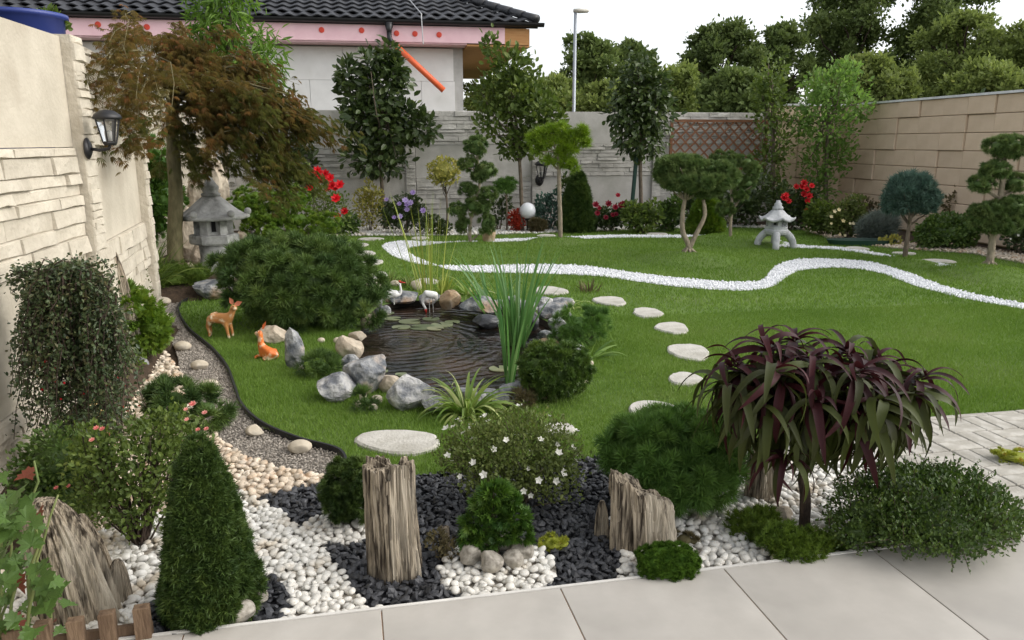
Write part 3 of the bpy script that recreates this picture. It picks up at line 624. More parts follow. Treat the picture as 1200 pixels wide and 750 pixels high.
def clumped(mb, bl, n, size, T, k=9, r=.6, shell=.85, zcut=.01, lump=.2, up=.4, open_=.9, tone=.3):
    """needle tufts gathered into rounded sprigs"""
    P, nn, _ = blobpts(bl, max(8, n // k), shell, zcut, lump); m = len(P); P = np.repeat(P, k, 0); nn = np.repeat(nn, k, 0); va = np.repeat(rng.random(m), k); d = nz(nn * .8 + UP * up + runit(m * k) * open_)
    return scatter(mb, P + d * size * r, d, runit(m * k), size, T, va * (1 - tone) + rng.random(m * k) * tone)
def core(mb, bl, f=.8, lump=.2, mi=0, sub=3):
    for i, b in enumerate(np.asarray(bl)):
        V, F = ICO[sub]; r = f * (1 - lump + 2 * lump * vnoise(V * 2.4 + i * 7, i)); mb.add(V * r[:, None] * b[3:6] + b[:3], F, .3, mi)
    return mb
def PB(base, lst, deep=1.):              # lobes given as (u, v, half width, half height[, nearer/farther in m]) at the plant's distance
    d0 = dep(base); o = []
    for q in lst:
        u, v, rx, ry = q[:4]; dd = q[4] if len(q) > 4 else 0.; p = D(u, v, d0 + dd) - base; k = mpp(d0 + dd, v); o.append((*p, rx * k, max(rx, ry) * k * deep * .8 + .0, ry * k))
    return np.array(o)
def limb(mb, a, b, r0, r1, bend=.15, n=7, ns=6, mi=0, sag=0.):
    a, b = np.asarray(a, float), np.asarray(b, float); L = np.linalg.norm(b - a); t = np.linspace(0, 1, n)[:, None]
    off = runit(1) * L * bend; p = a + (b - a) * t + off * (t * (1 - t) * 2) + UP * sag * L * (4 * t * (1 - t)); p[1:-1] += rng.normal(size=(n - 2, 3)) * L * .012
    V, F = tube(p, np.linspace(r0, r1, n), ns, True, .06); mb.add(V, F, .5, mi); return p
def stems_to(mb, root, targets, r0, r1, n=6, bend=.1, ns=5):
    for t in targets: limb(mb, root + rng.normal(size=3) * [r0 * 2, r0 * 2, 0], t, r0, r1, bend, n, ns)
def FLOWER(np_=7, rings=2, cup=.5):
    V = []; F = []
    for r in range(rings):
        for k in range(np_ - r):
            a = 6.283 * (k + .5 * r) / (np_ - r); el = .35 + .55 * r; L = 1 - .35 * r; d = np.array([math.cos(a) * math.cos(el), math.sin(a) * math.cos(el), math.sin(el)]); s = np.array([-math.sin(a), math.cos(a), 0]) * .36 * L; j = len(V)
            V += [np.zeros(3), d * L * .55 + s, d * L + [0, 0, .1], d * L * .55 - s]; F += [(j, j + 1, j + 2, j + 3)]
    return np.array(V), np.array(F)
FLW = FLOWER(7, 3); FLS = FLOWER(5, 1)
def flowers(mb, P, Nv, size, T=FLW, mi=0):
    P = np.asarray(P, float); n = len(P); Z = nz(np.asarray(Nv, float)); X = nz(np.cross(Z, runit(n))); Y = np.cross(Z, X); V, F = inst(T[0], T[1], P, np.stack([X, Y, Z], 1), size * rng.uniform(.75, 1.2, n)); return mb.add(V, F, np.repeat(rng.random(n), len(T[0])), mi)
def bud(mb, P, size, mi=0):
    V0, F0 = ICO[1]; n = len(P); V, F = inst(V0, F0, np.asarray(P), rot3(n, .4), size * rng.uniform(.8, 1.2, n)); return mb.add(V, F, np.repeat(rng.random(n), len(V0)), mi)

# foliage colours (real leaf albedo)
M['pine'] = leafm('pine needle', (0.034, 0.073, 0.021), (0.094, 0.154, 0.034), (0.146, 0.201, 0.048), .12, .55, .3, 5)
M['pine_b'] = leafm('bright pine needle', (0.054, 0.126, 0.024), (0.115, 0.218, 0.042), (0.161, 0.265, 0.059), .15, .55, .3, 5)
M['spruce'] = leafm('dwarf spruce needle', (.020, .046, .010), (.062, .105, .020), (.115, .165, .035), .12, .55, .3, 8)
M['box'] = leafm('box leaf', (0.035, 0.075, 0.016), (0.088, 0.144, 0.027), (0.141, 0.193, 0.039), .2, .45, .4, 6)
M['cypress'] = leafm('bright cypress', (0.064, 0.135, 0.016), (0.144, 0.225, 0.027), (0.230, 0.293, 0.045), .25, .5, .3, 6)
M['hinoki'] = leafm('hinoki spray', (0.026, 0.075, 0.015), (0.081, 0.161, 0.020), (0.132, 0.207, 0.028), .15, .5, .3, 9)
M['juniper'] = leafm('juniper', (0.054, 0.106, 0.030), (0.129, 0.184, 0.054), (0.184, 0.229, 0.074), .12, .6, .2, 5)
M['juniper_blue'] = leafm('blue juniper', (0.049, 0.105, 0.077), (0.112, 0.182, 0.140), (0.168, 0.252, 0.196), .12, .6, .2, 5)
M['dark'] = leafm('dark glossy leaf', (0.026, 0.048, 0.015), (0.070, 0.103, 0.029), (0.131, 0.164, 0.044), .25, .35, .5, 4)
M['mid'] = leafm('mid green leaf', (0.059, 0.098, 0.021), (0.125, 0.176, 0.037), (0.200, 0.235, 0.052), .35, .5, .35, 4)
M['light'] = leafm('light green leaf', (0.096, 0.180, 0.036), (0.180, 0.288, 0.072), (0.264, 0.372, 0.108), .45, .5, .3, 4)
M['lime'] = leafm('lime pine needle', (0.121, 0.209, 0.022), (0.242, 0.363, 0.033), (0.374, 0.484, 0.066), .25, .5, .3, 4)
M['yellow'] = leafm('variegated yellow leaf', (.14, .18, .04), (.45, .40, .10), (.60, .55, .20), .25, .5, .3, 9)
M['olive'] = leafm('olive shrub leaf', (0.062, 0.094, 0.025), (0.150, 0.188, 0.050), (0.250, 0.263, 0.088), .35, .5, .3, 6)
M['coto'] = leafm('cotoneaster leaf', (0.031, 0.054, 0.020), (0.076, 0.105, 0.041), (0.145, 0.128, 0.060), .15, .4, .45, 6)
M['maple'] = leafm('lace maple leaf', (.11, .10, .028), (.18, .125, .042), (.27, .125, .055), .4, .5, .3, 1.6)
M['maple_g'] = leafm('green lace maple leaf', (.085, .10, .025), (.135, .14, .038), (.18, .14, .045), .4, .5, .3, 1.6)
M['willow'] = leafm('peach leaf', (0.075, 0.163, 0.025), (0.163, 0.275, 0.044), (0.263, 0.375, 0.075), .4, .45, .35, 4)
M['far'] = leafm('far tree leaf', (0.067, 0.103, 0.033), (0.146, 0.193, 0.060), (0.227, 0.261, 0.082), .3, .6, .2, .5)
M['far2'] = leafm('far tree light leaf', (0.133, 0.176, 0.051), (0.238, 0.294, 0.087), (0.369, 0.404, 0.127), .35, .6, .2, .5)
M['ivy'] = leafm('ivy leaf', (0.022, 0.043, 0.012), (0.064, 0.101, 0.023), (0.110, 0.151, 0.035), .15, .35, .5, 4)
M['lav'] = leafm('lavender leaf', (.11, .14, .12), (.2, .23, .2), (.28, .3, .3), .15, .7, .2, 6)
M['redleaf'] = leafm('red leaf', (.22, .02, .012), (.42, .045, .02), (.5, .12, .04), .3, .5, .3, 6)
M['brownshrub'] = leafm('brown green twig leaf', (0.078, 0.072, 0.033), (0.143, 0.117, 0.058), (0.182, 0.156, 0.078), .2, .6, .2, 6)
M['sedge'] = leafm('variegated sedge blade', (.12, .22, .04), (.30, .38, .10), (.62, .62, .34), .35, .45, .35, 7)
M['iris'] = leafm('iris blade', (0.065, 0.169, 0.046), (0.130, 0.260, 0.078), (0.221, 0.351, 0.117), .35, .4, .4, 3)
M['reed'] = leafm('reed blade', (.20, .27, .05), (.32, .36, .08), (.45, .42, .14), .35, .45, .3, 3)
M['moss'] = leafm('moss', (0.030, 0.071, 0.009), (0.069, 0.135, 0.016), (0.103, 0.173, 0.024), .1, .8, .1, 9)
M['sedum'] = leafm('yellow sedum', (.22, .26, .03), (.38, .40, .05), (.5, .3, .1), .2, .6, .3, 14)
M['heath'] = leafm('creeping heath', (.055, .10, .014), (.11, .17, .024), (.17, .22, .04), .2, .6, .2, 8)
M['petal_w'] = leafm('white petal', (.75, .74, .66), (.85, .84, .78), None, .3, .6)
M['petal_r'] = leafm('red petal', (.45, .008, .012), (.72, .02, .03), None, .25, .5)
M['petal_dr'] = leafm('dark red petal', (.16, .006, .02), (.34, .012, .03), None, .2, .5)
M['petal_p'] = leafm('pink petal', (.7, .22, .2), (.8, .42, .36), None, .3, .6)
M['petal_v'] = leafm('lilac petal', (.42, .3, .6), (.62, .52, .78), None, .3, .6)
M['petal_y'] = leafm('pale yellow petal', (.75, .62, .3), (.82, .74, .5), None, .3, .6)
def shrub(name, label, cat, base, bl, mat, n, size, T=LF2, group=None, stems=5, smat='bark', sr=.012, corem=None, sprig=0, **kw):
    t = thing(name, label, cat, base, group=group); m = MB()
    if corem: core(m, bl, corem)
    if sprig: clumped(m, bl, n, size, T, sprig, shell=kw.get('shell', .85), zcut=kw.get('zcut', .01), lump=kw.get('lump', .2))
    else: leaves(m, bl, n, size, T, **kw)
    f = m.build('foliage', M[mat], t)
    if stems:
        s = MB(); bb = np.asarray(bl); idx = rng.integers(0, len(bb), stems)
        stems_to(s, np.array([0, 0, -.02]), bb[idx, :3] + rng.normal(size=(stems, 3)) * bb[idx, 3:6] * .4, sr, sr * .35); s.build('stems', M[smat], t, True)
    return t
def tree(name, label, cat, base, path, bl, mat, n, size, T=LF2, r0=.03, bark='bark', limbs=9, group=None, corem=None, r1=None, sticks=0, **kw):
    """path: trunk points relative to base; limbs run from the upper trunk to the lobes"""
    t = thing(name, label, cat, base, group=group); path = smoothline(np.asarray(path, float), 4); m = MB()
    m.add(*tube(path, np.linspace(r0, r1 or r0 * .6, len(path)), 9, True, .05)); m.build('trunk', M[bark], t, True)
    s = MB(); bb = np.asarray(bl); top = path[-1]
    for i in range(limbs):
        b = bb[i % len(bb)]; a = path[int(len(path) * rng.uniform(.62, .99))]; limb(s, a, b[:3] + rng.normal(size=3) * b[3:6] * (.25 if i < len(bb) else .5), r0 * .45, r0 * .12, .12, 7, 5)
    if limbs: s.build('branches', M[bark], t, True)
    m = MB()
    if corem: core(m, bl, corem)
    leaves(m, bl, n, size, T, **kw); m.build('crown', M[mat], t)
    return t
def rel(base, *q): return [D(u, v, dep(base)) - base for u, v in q]
def strip(mb, base, d0, L, w, droop, nseg=7, fold=.15, var=.5, mi=0, twist=0., tip=1.4):
    """one long blade that arches over"""
    d0 = nz(np.asarray(d0, float)); h = np.array([d0[0], d0[1], 0]); h = nz(h) if np.linalg.norm(h) > 1e-4 else np.array([1., 0, 0]); side = np.cross(d0, UP); side = nz(side) if np.linalg.norm(side) > 1e-3 else np.array([0, 1., 0])
    if twist: side = nz(side * math.cos(twist) + np.cross(d0, side) * math.sin(twist))
    p = np.array(base, float); V = []; d = d0.copy()
    for i in range(nseg + 1):
        s = i / nseg; ww = w * min(1, .45 + 2.2 * s) * (1 - s ** tip) ** .8 + .0008; nrm = np.cross(side, d); V += [p - side * ww + nrm * fold * ww, p + 0, p + side * ww + nrm * fold * ww]
        d = nz(d + np.array([0, 0, -1.]) * droop / nseg * (.3 + 1.6 * s) + h * droop / nseg * .25); p = p + d * L / nseg
    F = np.array([(3 * i + k, 3 * i + k + 1, 3 * i + k + 4, 3 * i + k + 3) for i in range(nseg) for k in (0, 1)]); mb.add(np.array(V), F, var, mi); return mb
# stones
def rock_geo(size, seed, cuts=9, sub=4, rough=.05, flat=.75):
    g = np.random.default_rng(seed); V, F = ICO[sub]; V = V.copy()
    for k in range(cuts):
        n = nz(g.normal(size=3)); d = g.uniform(.5, .85); q = np.maximum(0, V @ n - d); V = V - q[:, None] * n * .92
    r = 1 + rough * 2 * (vnoise(V * 3 + seed, seed) - .5) + rough * (vnoise(V * 8 + seed, seed + 1) - .5) + rough * .5 * (vnoise(V * 19 + seed, seed + 2) - .5); V = V * r[:, None]
    lo, hi = V.min(0), V.max(0); V = (V - (lo + hi) / 2) / (hi - lo) * np.asarray(size); return V, F
def rock(label, u, vb, wpx, hpx, mat, seed, group=None, name='boulder', deep=.8, cuts=9, rough=.05, sink=.15, cat='rock', rz=None, smooth=False, z=0.):
    b = G(u, vb, z); k = mpp(dep(b), vb); W, H = wpx * k, hpx * k * 1.0; Dp = W * deep; b = b + FWD * Dp * .35
    V, F = rock_geo((W, Dp, H * (1 + sink)), seed, cuts, 4 if wpx > 18 else 3, rough); V[:, 2] += H * (1 + sink) / 2 - H * sink
    o = MB().add(V, F).build(name, M[mat], None, smooth); o.location = b; o.rotation_euler.z = -YAW + (0 if rz is None else rz); tag(o, label, cat, group); return o
M['rock_grey'] = surf('blue grey marble rock', (.12, .13, .145), (.44, .44, .43), 9, .8, 1., 20, c3=(.33, .21, .12), s3=4.5, lo=.40, hi=.62, detail=9., bdist=.03)
M['rock_white'] = surf('white veined rock', (.16, .17, .19), (.55, .54, .52), 10, .8, 1., 20, c3=(.22, .22, .23), s3=5, lo=.38, hi=.58, detail=9., bdist=.03)
M['rock_tan'] = surf('tan rock', (.30, .19, .10), (.52, .40, .27), 5, .8, .5, 16, c3=(.55, .48, .4), s3=5)
M['rock_beige'] = surf('beige pitted rock', (.34, .28, .21), (.56, .49, .39), 6, .85, .9, 12, c3=(.2, .17, .13), s3=7)
M['rock_black'] = surf('black wet rock', (.012, .013, .015), (.05, .052, .058), 5, .35, .4, 14, spec=.6)
M['cobble'] = surf('round beige cobble', (.42, .36, .27), (.58, .52, .42), 9, .75, .2, 40, c3=(.34, .3, .24), s3=8)
M['granite'] = surf('speckled granite cobble', (.19, .17, .14), (.42, .39, .34), 45, .75, .2, 60, c3=(.4, .36, .28), s3=5)
M['step'] = surf('pale stepping stone', (.44, .42, .37), (.58, .56, .51), 8, .85, .4, 60, c3=(.38, .36, .31), s3=4)
M['petrified'] = surf('petrified wood', (.035, .026, .018), (.38, .32, .24), 24, .85, 1., 60, stretch=(3.2, 3.2, .20), detail=9., lo=.40, hi=.58, c3=(.44, .39, .31), s3=4, bdist=.008)
# ================================================================== STONES, LAMPS, FIGURES
# stepping stones let into the lawn
STONES = []
def step_stone(u, v, wpx, hpx, seed, label, group):
    c = G(u, v); k = mpp(dep(c), v); a = np.linspace(0, 2 * math.pi, 22, endpoint=False); g = np.random.default_rng(seed)
    top, bot = G(u, v - hpx / 2), G(u, v + hpx / 2); ry = np.linalg.norm(top - bot) / 2; rx = wpx * k / 2
    r = 1 + .10 * np.sin(2 * a + g.uniform(0, 6)) + .07 * np.sin(3 * a + g.uniform(0, 6)) + .03 * g.normal(size=22)
    P = np.outer(np.cos(a) * r * rx, RGT) + np.outer(np.sin(a) * r * ry, FWD); V = np.concatenate([P * 1.0 + [0, 0, -.03], P + [0, 0, .012], P * .93 + [0, 0, .022]]); V[44:, 2] += .004 * (vnoise(V[44:] * 14, seed) - .5)
    m = MB(); V = np.concatenate([V, [[0, 0, .023]]])
    m.add(V, [np.array([(r_ * 22 + i, r_ * 22 + (i + 1) % 22, (r_ + 1) * 22 + (i + 1) % 22, (r_ + 1) * 22 + i) for r_ in (0, 1) for i in range(22)]), np.array([(44 + i, 44 + (i + 1) % 22, 66) for i in range(22)])])
    o = m.build('stepping_stone', M['step']); o.location = (c[0], c[1], 0); tag(o, label, 'stepping stone', group); STONES.append((P * 1.02)[:, :2] + c[:2])
ORD = ['first', 'second', 'third', 'fourth', 'fifth', 'sixth', 'seventh', 'eighth', 'ninth']
step_stone(467, 520, 100, 27, 1, 'largest flat stepping stone, in the lawn beside the slate bed', None)
for i, (u, v, w_, h_) in enumerate([(763, 482, 60, 18), (803, 446, 38, 15), (807, 414, 44, 20), (787, 386, 42, 12), (759, 368, 38, 10), (715, 354, 42, 9), (645, 342, 40, 9)]):
    step_stone(u, v, w_, h_, 10 + i, ORD[i] + ' pale stepping stone past the pond, counting from the slate bed', 'stepping stones curving past the pond')
step_stone(655, 505, 34, 14, 30, 'pale stepping stone half hidden behind the white-flowered shrub', None)
for i, (u, v, w_, h_) in enumerate([(441, 324, 30, 7), (432, 309, 36, 6), (428, 298, 26, 5), (420, 288, 26, 4), (434, 281, 28, 3), (500, 331, 30, 6), (492, 280, 22, 3)]):
    step_stone(u, v, w_, h_, 40 + i, (ORD[i] + ' small stepping stone behind the cranes, counting from the pond') if i < 5 else ('small pale stepping stone between reeds and white band', 'small pale stepping stone beyond the white band under the variegated standard')[i - 5], 'stepping stones beyond the pond')
for i, (u, v, w_, h_) in enumerate([(1060, 298, 24, 3), (1100, 307, 34, 4), (1004, 292, 26, 3), (770, 275, 26, 2.5), (640, 277, 24, 2.5)]):
    step_stone(u, v, w_, h_, 60 + i, 'small pale stepping stone ' + ('behind the blue spruce stem', 'between the blue spruce stem and tiered pine', 'in front of the green trough', 'below the dark crimson roses', 'beside the lime pine stem')[i], 'stepping stones near the far beds')
# cream cobbles on the gravel path
for i, (u, v, w_, h_) in enumerate([(188, 358, 20, 9), (193, 381, 14, 14), (212, 411, 20, 10), (232, 433, 20, 10), (245, 459, 20, 12), (266, 489, 16, 9), (297, 511, 22, 12), (350, 531, 28, 13)]):
    rock(ORD[i] + ' smooth cream cobble along the gravel path, counting from the lantern end', u, v, w_, h_, 'cobble', 100 + i, 'cobbles along the gravel path', 'cobble', .8, 2, .02, .2, 'cobble', smooth=True)
# pond boulders
gr = 'boulders round the pond'
rock('large white and blue-grey boulder with an orange stain at the pond edge', 426, 464, 52, 44, 'rock_grey', 201)
rock('pointed white-veined boulder beside the variegated sedge', 480, 483, 58, 42, 'rock_white', 202)
rock('cream boulder left of the orange-stained one', 391, 472, 46, 32, 'rock_white', 203, deep=.9)
rock('flat white slab tucked under the variegated sedge', 512, 486, 40, 20, 'rock_white', 204)
rock('pitted beige boulder under the large mugo pine', 408, 420, 34, 26, 'rock_beige', 205)
rock('upright grey slate slab beside the lying deer figurine', 345, 433, 24, 50, 'rock_grey', 206, deep=.45, cuts=12)
rock('dark olive rock lying behind the lying deer figurine', 317, 403, 36, 20, surf_key := 'rock_beige', 207)
rock('tan orange boulder behind the crane bending down', 527, 362, 26, 21, 'rock_tan', 208)
rock('low grey slab on the far pond edge', 562, 366, 50, 17, 'rock_grey', 209)
rock('black wet rock rising out of the pond', 571, 386, 36, 16, 'rock_black', 210, z=-.05)
rock('black upright rock behind the iris leaves', 622, 388, 20, 25, 'rock_black', 211, z=-.05)
for i, (u, v, w_, h_, mt) in enumerate([(648, 374, 36, 18, 'rock_grey'), (636, 362, 30, 14, 'rock_white'), (660, 362, 28, 12, 'rock_grey'), (655, 388, 26, 16, 'rock_white'), (640, 398, 20, 10, 'rock_grey'), (672, 398, 26, 12, 'rock_grey'), (642, 408, 26, 9, 'rock_tan'), (664, 412, 26, 10, 'rock_white'), (472, 356, 34, 13, 'rock_grey'), (503, 356, 26, 13, 'rock_grey'), (452, 354, 22, 15, 'rock_grey'), (605, 474, 42, 24, 'rock_grey'), (632, 470, 22, 18, 'rock_tan'), (448, 372, 20, 14, 'rock_grey'), (432, 384, 22, 16, 'rock_beige'), (545, 470, 30, 14, 'rock_grey'), (575, 472, 26, 14, 'rock_grey'), (600, 360, 22, 12, 'rock_grey'), (670, 430, 24, 16, 'rock_white'), (455, 462, 26, 22, 'rock_beige'), (668, 450, 20, 14, 'rock_grey'), (418, 402, 22, 14, 'rock_beige'), (618, 366, 26, 13, 'rock_grey'), (585, 364, 22, 12, 'rock_white'), (410, 434, 24, 18, 'rock_grey'), (440, 360, 16, 14, 'rock_grey'), (676, 416, 20, 12, 'rock_grey'), (660, 378, 26, 16, 'rock_white'), (560, 476, 26, 14, 'rock_white'), (590, 478, 28, 15, 'rock_grey'), (652, 400, 22, 13, 'rock_white')]):
    wh = 'beside the standing crane' if u < 478 and v < 376 else 'behind the bending crane' if u < 530 and v < 376 else 'behind the iris fan' if u < 605 and v < 376 else 'behind the iris clump' if u < 640 and v < 376 else 'above the soft grey-green bush' if v < 380 else 'next to the soft grey-green bush' if u > 635 and v < 420 else 'against the ball shrub' if u > 600 and v > 420 else 'between sedge and ball shrub' if u > 530 else 'under the large mugo pine' if v < 430 else 'beside the orange-stained boulder'
    rock({'rock_grey': 'blue-grey rim boulder ', 'rock_white': 'white-veined rim boulder ', 'rock_tan': 'tan rim rock ', 'rock_beige': 'pitted beige rim rock '}[mt] + wh + ', at the pond', u, v, w_, h_, mt, 230 + i, gr)
for i, (u, v, w_, h_) in enumerate([(435, 338, 14, 9), (448, 342, 12, 9), (462, 336, 12, 7), (487, 341, 14, 12), (425, 470, 10, 9), (440, 474, 14, 10), (420, 478, 9, 8), (437, 482, 11, 8), (395, 403, 10, 7), (412, 404, 10, 7), (352, 437, 8, 8), (690, 440, 10, 9), (686, 450, 12, 8), (692, 430, 8, 8), (678, 460, 12, 8), (610, 378, 8, 7), (376, 402, 9, 6), (436, 344, 16, 11)]):
    rock('small rounded beige cobble set between the pond boulders', u, v, w_, h_, 'cobble', 300 + i, 'cobbles between the pond boulders', 'cobble', .9, 3, .03, .2, 'cobble', smooth=True)
# rocks by the lantern and along the left fence
rock('tall pale tufa rock standing behind the stone lantern', 246, 300, 50, 125, 'rock_beige', 401, deep=.7, rough=.12, cuts=6)
rock('pale rock under the maple beside the lantern', 220, 305, 24, 62, 'rock_beige', 402, rough=.1)
rock('round pitted rock at the foot of the lantern', 233, 312, 20, 26, 'rock_beige', 403, rough=.1)
rock('pale jagged rock between lantern and juniper mound', 305, 285, 24, 34, 'rock_white', 404, rough=.12)
rock('grey flat boulder at the upper end of the gravel path', 247, 352, 50, 22, 'rock_grey', 405)
rock('round cobble in front of the ornamental grass by the fence', 170, 338, 20, 14, 'cobble', 406, smooth=True, cuts=2, z=.25)
for i, (u, v, w_, h_) in enumerate([(283, 290, 14, 20), (222, 318, 12, 10), (212, 300, 14, 30), (240, 318, 10, 9), (165, 350, 12, 8), (290, 300, 16, 22)]):
    rock('small pale rock tucked around the stone lantern', u, v, w_, h_, 'rock_beige', 420 + i, 'small rocks around the lantern', rough=.08)
rock('brown pointed rock on the cream pebbles below the cotoneaster', 147, 441, 22, 24, 'rock_tan', 440, cuts=14)
rock('grey rock beside the brown pointed rock', 166, 436, 14, 20, 'rock_grey', 441)
rock('pale boulder at the foot of the cloud-pruned pine by the right wall', 1158, 283, 24, 30, 'rock_beige', 442)
rock('second pale boulder against the right wall', 1178, 280, 30, 38, 'rock_beige', 443)
rock('pointed tan rock at the foot of the cloud-pruned juniper', 573, 284, 16, 24, 'rock_tan', 444, cuts=12)
# petrified-wood pillars
def petrified(label, u, vb, w0, w1, hpx, seed, lean=0., dome=False, deep=.75, slant=0., z=0.):
    b = G(u, vb, z); k = mpp(dep(b), vb); b = b + FWD * w0 * k * (.35 if not z else 0.); H = hpx * k; na, nz_ = 120, 44; g = np.random.default_rng(seed)
    a = np.linspace(0, 2 * math.pi, na, endpoint=False); V = []
    jag = .14 * (vnoise(np.c_[np.cos(a) * 3, np.sin(a) * 3, np.full(na, seed)], seed)) + .06 * vnoise(np.c_[np.cos(a) * 11, np.sin(a) * 11, np.full(na, seed)], seed + 3)
    for i in range(nz_):
        s = i / (nz_ - 1); ww = (w0 + (w1 - w0) * s) * k / 2
        if dome: ww *= math.sqrt(max(0.02, 1 - max(0, (s - .45) / .58) ** 2.2))
        P = np.c_[np.cos(a), np.sin(a), np.full(na, s)]
        cr = vnoise(np.c_[P[:, 0] * 2.2, P[:, 1] * 2.2, np.full(na, s * 1.2)], seed); gr_ = vnoise(np.c_[P[:, 0] * 9, P[:, 1] * 9, np.full(na, s * 2.2)], seed + 1); fi = vnoise(np.c_[P[:, 0] * 24, P[:, 1] * 24, np.full(na, s * 4)], seed + 2)
        r = 1 + .30 * (cr - .5) - .20 * np.abs(gr_ - .5) * 2 + .10 - .07 * (fi > .62)
        z = s * H * (1 - (0 if dome else 1) * jag * s ** 6 - slant * (np.cos(a) * .5 + .5) * s)
        V.append(np.c_[np.cos(a) * ww * r + lean * k * s ** 1.3, np.sin(a) * ww * deep * r, z - .03 * (1 - s)])
    # broken top: two inner rings
    for f, dz in ((.72, .03), (.4, .0), (.15, .02)):
        q = V[nz_ - 1]; c = q.mean(0); p = c + (q - c) * f; p[:, 2] = q[:, 2] * f + c[2] * (1 - f) + (.0 if dome else .10 * H * (vnoise(p * 60, seed + 7) - .6)) * (1 if f > .2 else .5); V.append(p)
    n = len(V); V = np.concatenate(V); F = [np.array([(i * na + j, i * na + (j + 1) % na, (i + 1) * na + (j + 1) % na, (i + 1) * na + j) for i in range(n - 1) for j in range(na)]), np.array([[(n - 1) * na + j for j in range(na)]])]
    o = MB().add(V, F).build('petrified_wood', M['petrified'], None, False); o.location = b; o.rotation_euler.z = -YAW; tag(o, label, 'stone'); return o
petrified('tall upright petrified-wood pillar standing in the black slate', 460, 682, 58, 56, 152, 3, 0)
petrified('broad slanting petrified-wood slab at the edge of the slate', 757, 655, 74, 64, 108, 5, -8, slant=.34, deep=.4)
petrified('smallest petrified-wood splinter on the slate', 705, 630, 18, 12, 44, 6, 0, True)
petrified('large rounded petrified-wood boulder behind the wooden pickets', 78, 738, 92, 78, 150, 8, -26, True, .6)
petrified('pointed petrified-wood stone behind the small one on the pebbles', 113, 690, 40, 20, 88, 9, -14, True, .6)
petrified('small petrified-wood stone on white pebbles beside the dwarf spruce', 136, 706, 28, 20, 50, 10, 2, True, .7)
petrified('petrified-wood stump behind the purple peach tree', 893, 588, 36, 30, 66, 11, 0)
petrified('weathered root stone standing against the left fence', 144, 388, 40, 22, 112, 12, -8, True, .5, z=.26)
petrified('weathered root stone at the foot of the fence post', 122, 405, 32, 18, 84, 13, -6, True, .5, z=.26)
petrified('short stump beside the miniature hinoki', 520, 648, 14, 11, 34, 14, 0)
# granite cobbles at the miniature hinoki and the dwarf spruce
for i, (u, v, w_, h_) in enumerate([(551, 665, 26, 26), (577, 673, 28, 26), (601, 667, 26, 20), (612, 660, 28, 24), (592, 650, 34, 20), (566, 648, 20, 14)]):
    rock('speckled granite cobble ringing the miniature hinoki', u, v, w_, h_, 'granite', 500 + i, 'cobbles ringing the miniature hinoki', 'cobble', .9, 5, .03, .1, 'cobble', smooth=True, z=.012)
for i, (u, v, w_, h_) in enumerate([(279, 733, 36, 26), (303, 708, 20, 24), (212, 720, 20, 16)]):
    rock('speckled granite cobble at the foot of the dwarf spruce', u, v, w_, h_, 'granite', 520 + i, 'cobbles under the dwarf spruce', 'cobble', .9, 4, .03, .1, 'cobble', smooth=True, z=.008)
rock('grey cobble half covered by creeping heath', 918, 612, 32, 18, 'rock_beige', 530)
# lily pads
lilm = leafm('lily pad', (.10, .13, .06), (.2, .23, .12), (.3, .3, .17), .1, .35, .5, 9)
for i, (u, v, w_) in enumerate([(480, 377, 26), (505, 374, 20), (518, 381, 26), (495, 384, 30), (470, 384, 22), (530, 378, 18), (460, 374, 20), (452, 368, 18), (585, 433, 24), (602, 432, 16), (470, 440, 14), (455, 368, 14), (510, 386, 20), (448, 436, 14)]):
    c = G(u, v, -.05); r = w_ / 2 * mpp(dep(c), v); a = np.linspace(.25, 6.03, 18) + i; P = np.c_[np.cos(a) * r, np.sin(a) * r, .0015 * np.sin(a * 3)]; m = MB(); m.add(np.concatenate([[[0, 0, -.002]], P, P * [1, 1, 0] + [0, 0, -.006]]), [np.array([(0, k + 1, k + 2) for k in range(17)]), np.array([(k + 1, k + 19, k + 20, k + 2) for k in range(17)])], random.random())
    o = m.build('lily_pad', lilm); o.location = c + [0, 0, .005 + i * .0006]; tag(o, 'floating round water-lily pad on the dark pond', 'lily pad', 'lily pads on the pond')
# ------------------------------------------------------------------ stone lanterns
def curved_roof(r_bot, r_top, h, n=6, lift=.05, th=.03, curl=True):
    na, nr = n * 6, 8; V = []
    for side in (0, 1):
        for i in range(nr):
            s = i / (nr - 1)
            for j in range(na):
                a = 2 * math.pi * j / na; ph = (j % 6) / 6; corner = abs(ph - 0) if ph < .5 else 1 - ph; ck = 1 - corner * 2; poly_ = math.cos(math.pi / n) / math.cos((a % (2 * math.pi / n)) - math.pi / n); kk = poly_ * (1 - .0 * s) 
                r = (r_top + (r_bot - r_top) * (s ** .85)) * kk; z = h * (1 - s) ** 1.6 + lift * ck ** 2 * s ** 4 - (th * s ** .5 if side else 0); V.append((r * math.cos(a), r * math.sin(a), z))
    o = nr * na; F = [(i * na + j, i * na + (j + 1) % na, (i + 1) * na + (j + 1) % na, (i + 1) * na + j) for i in range(nr - 1) for j in range(na)]; F += [(o + (i + 1) * na + j, o + (i + 1) * na + (j + 1) % na, o + i * na + (j + 1) % na, o + i * na + j) for i in range(nr - 1) for j in range(na)]
    F += [((nr - 1) * na + j, (nr - 1) * na + (j + 1) % na, o + (nr - 1) * na + (j + 1) % na, o + (nr - 1) * na + j) for j in range(na)]
    return np.array(V), np.array(F)
lant = surf('grey cast lantern stone', (.27, .27, .26), (.50, .50, .485), 7, .9, .5, 26, c3=(.13, .135, .12), s3=5); lant2 = surf('pale cast lantern stone', (.38, .39, .40), (.54, .55, .56), 7, .9, .4, 26, c3=(.30, .31, .32), s3=5)
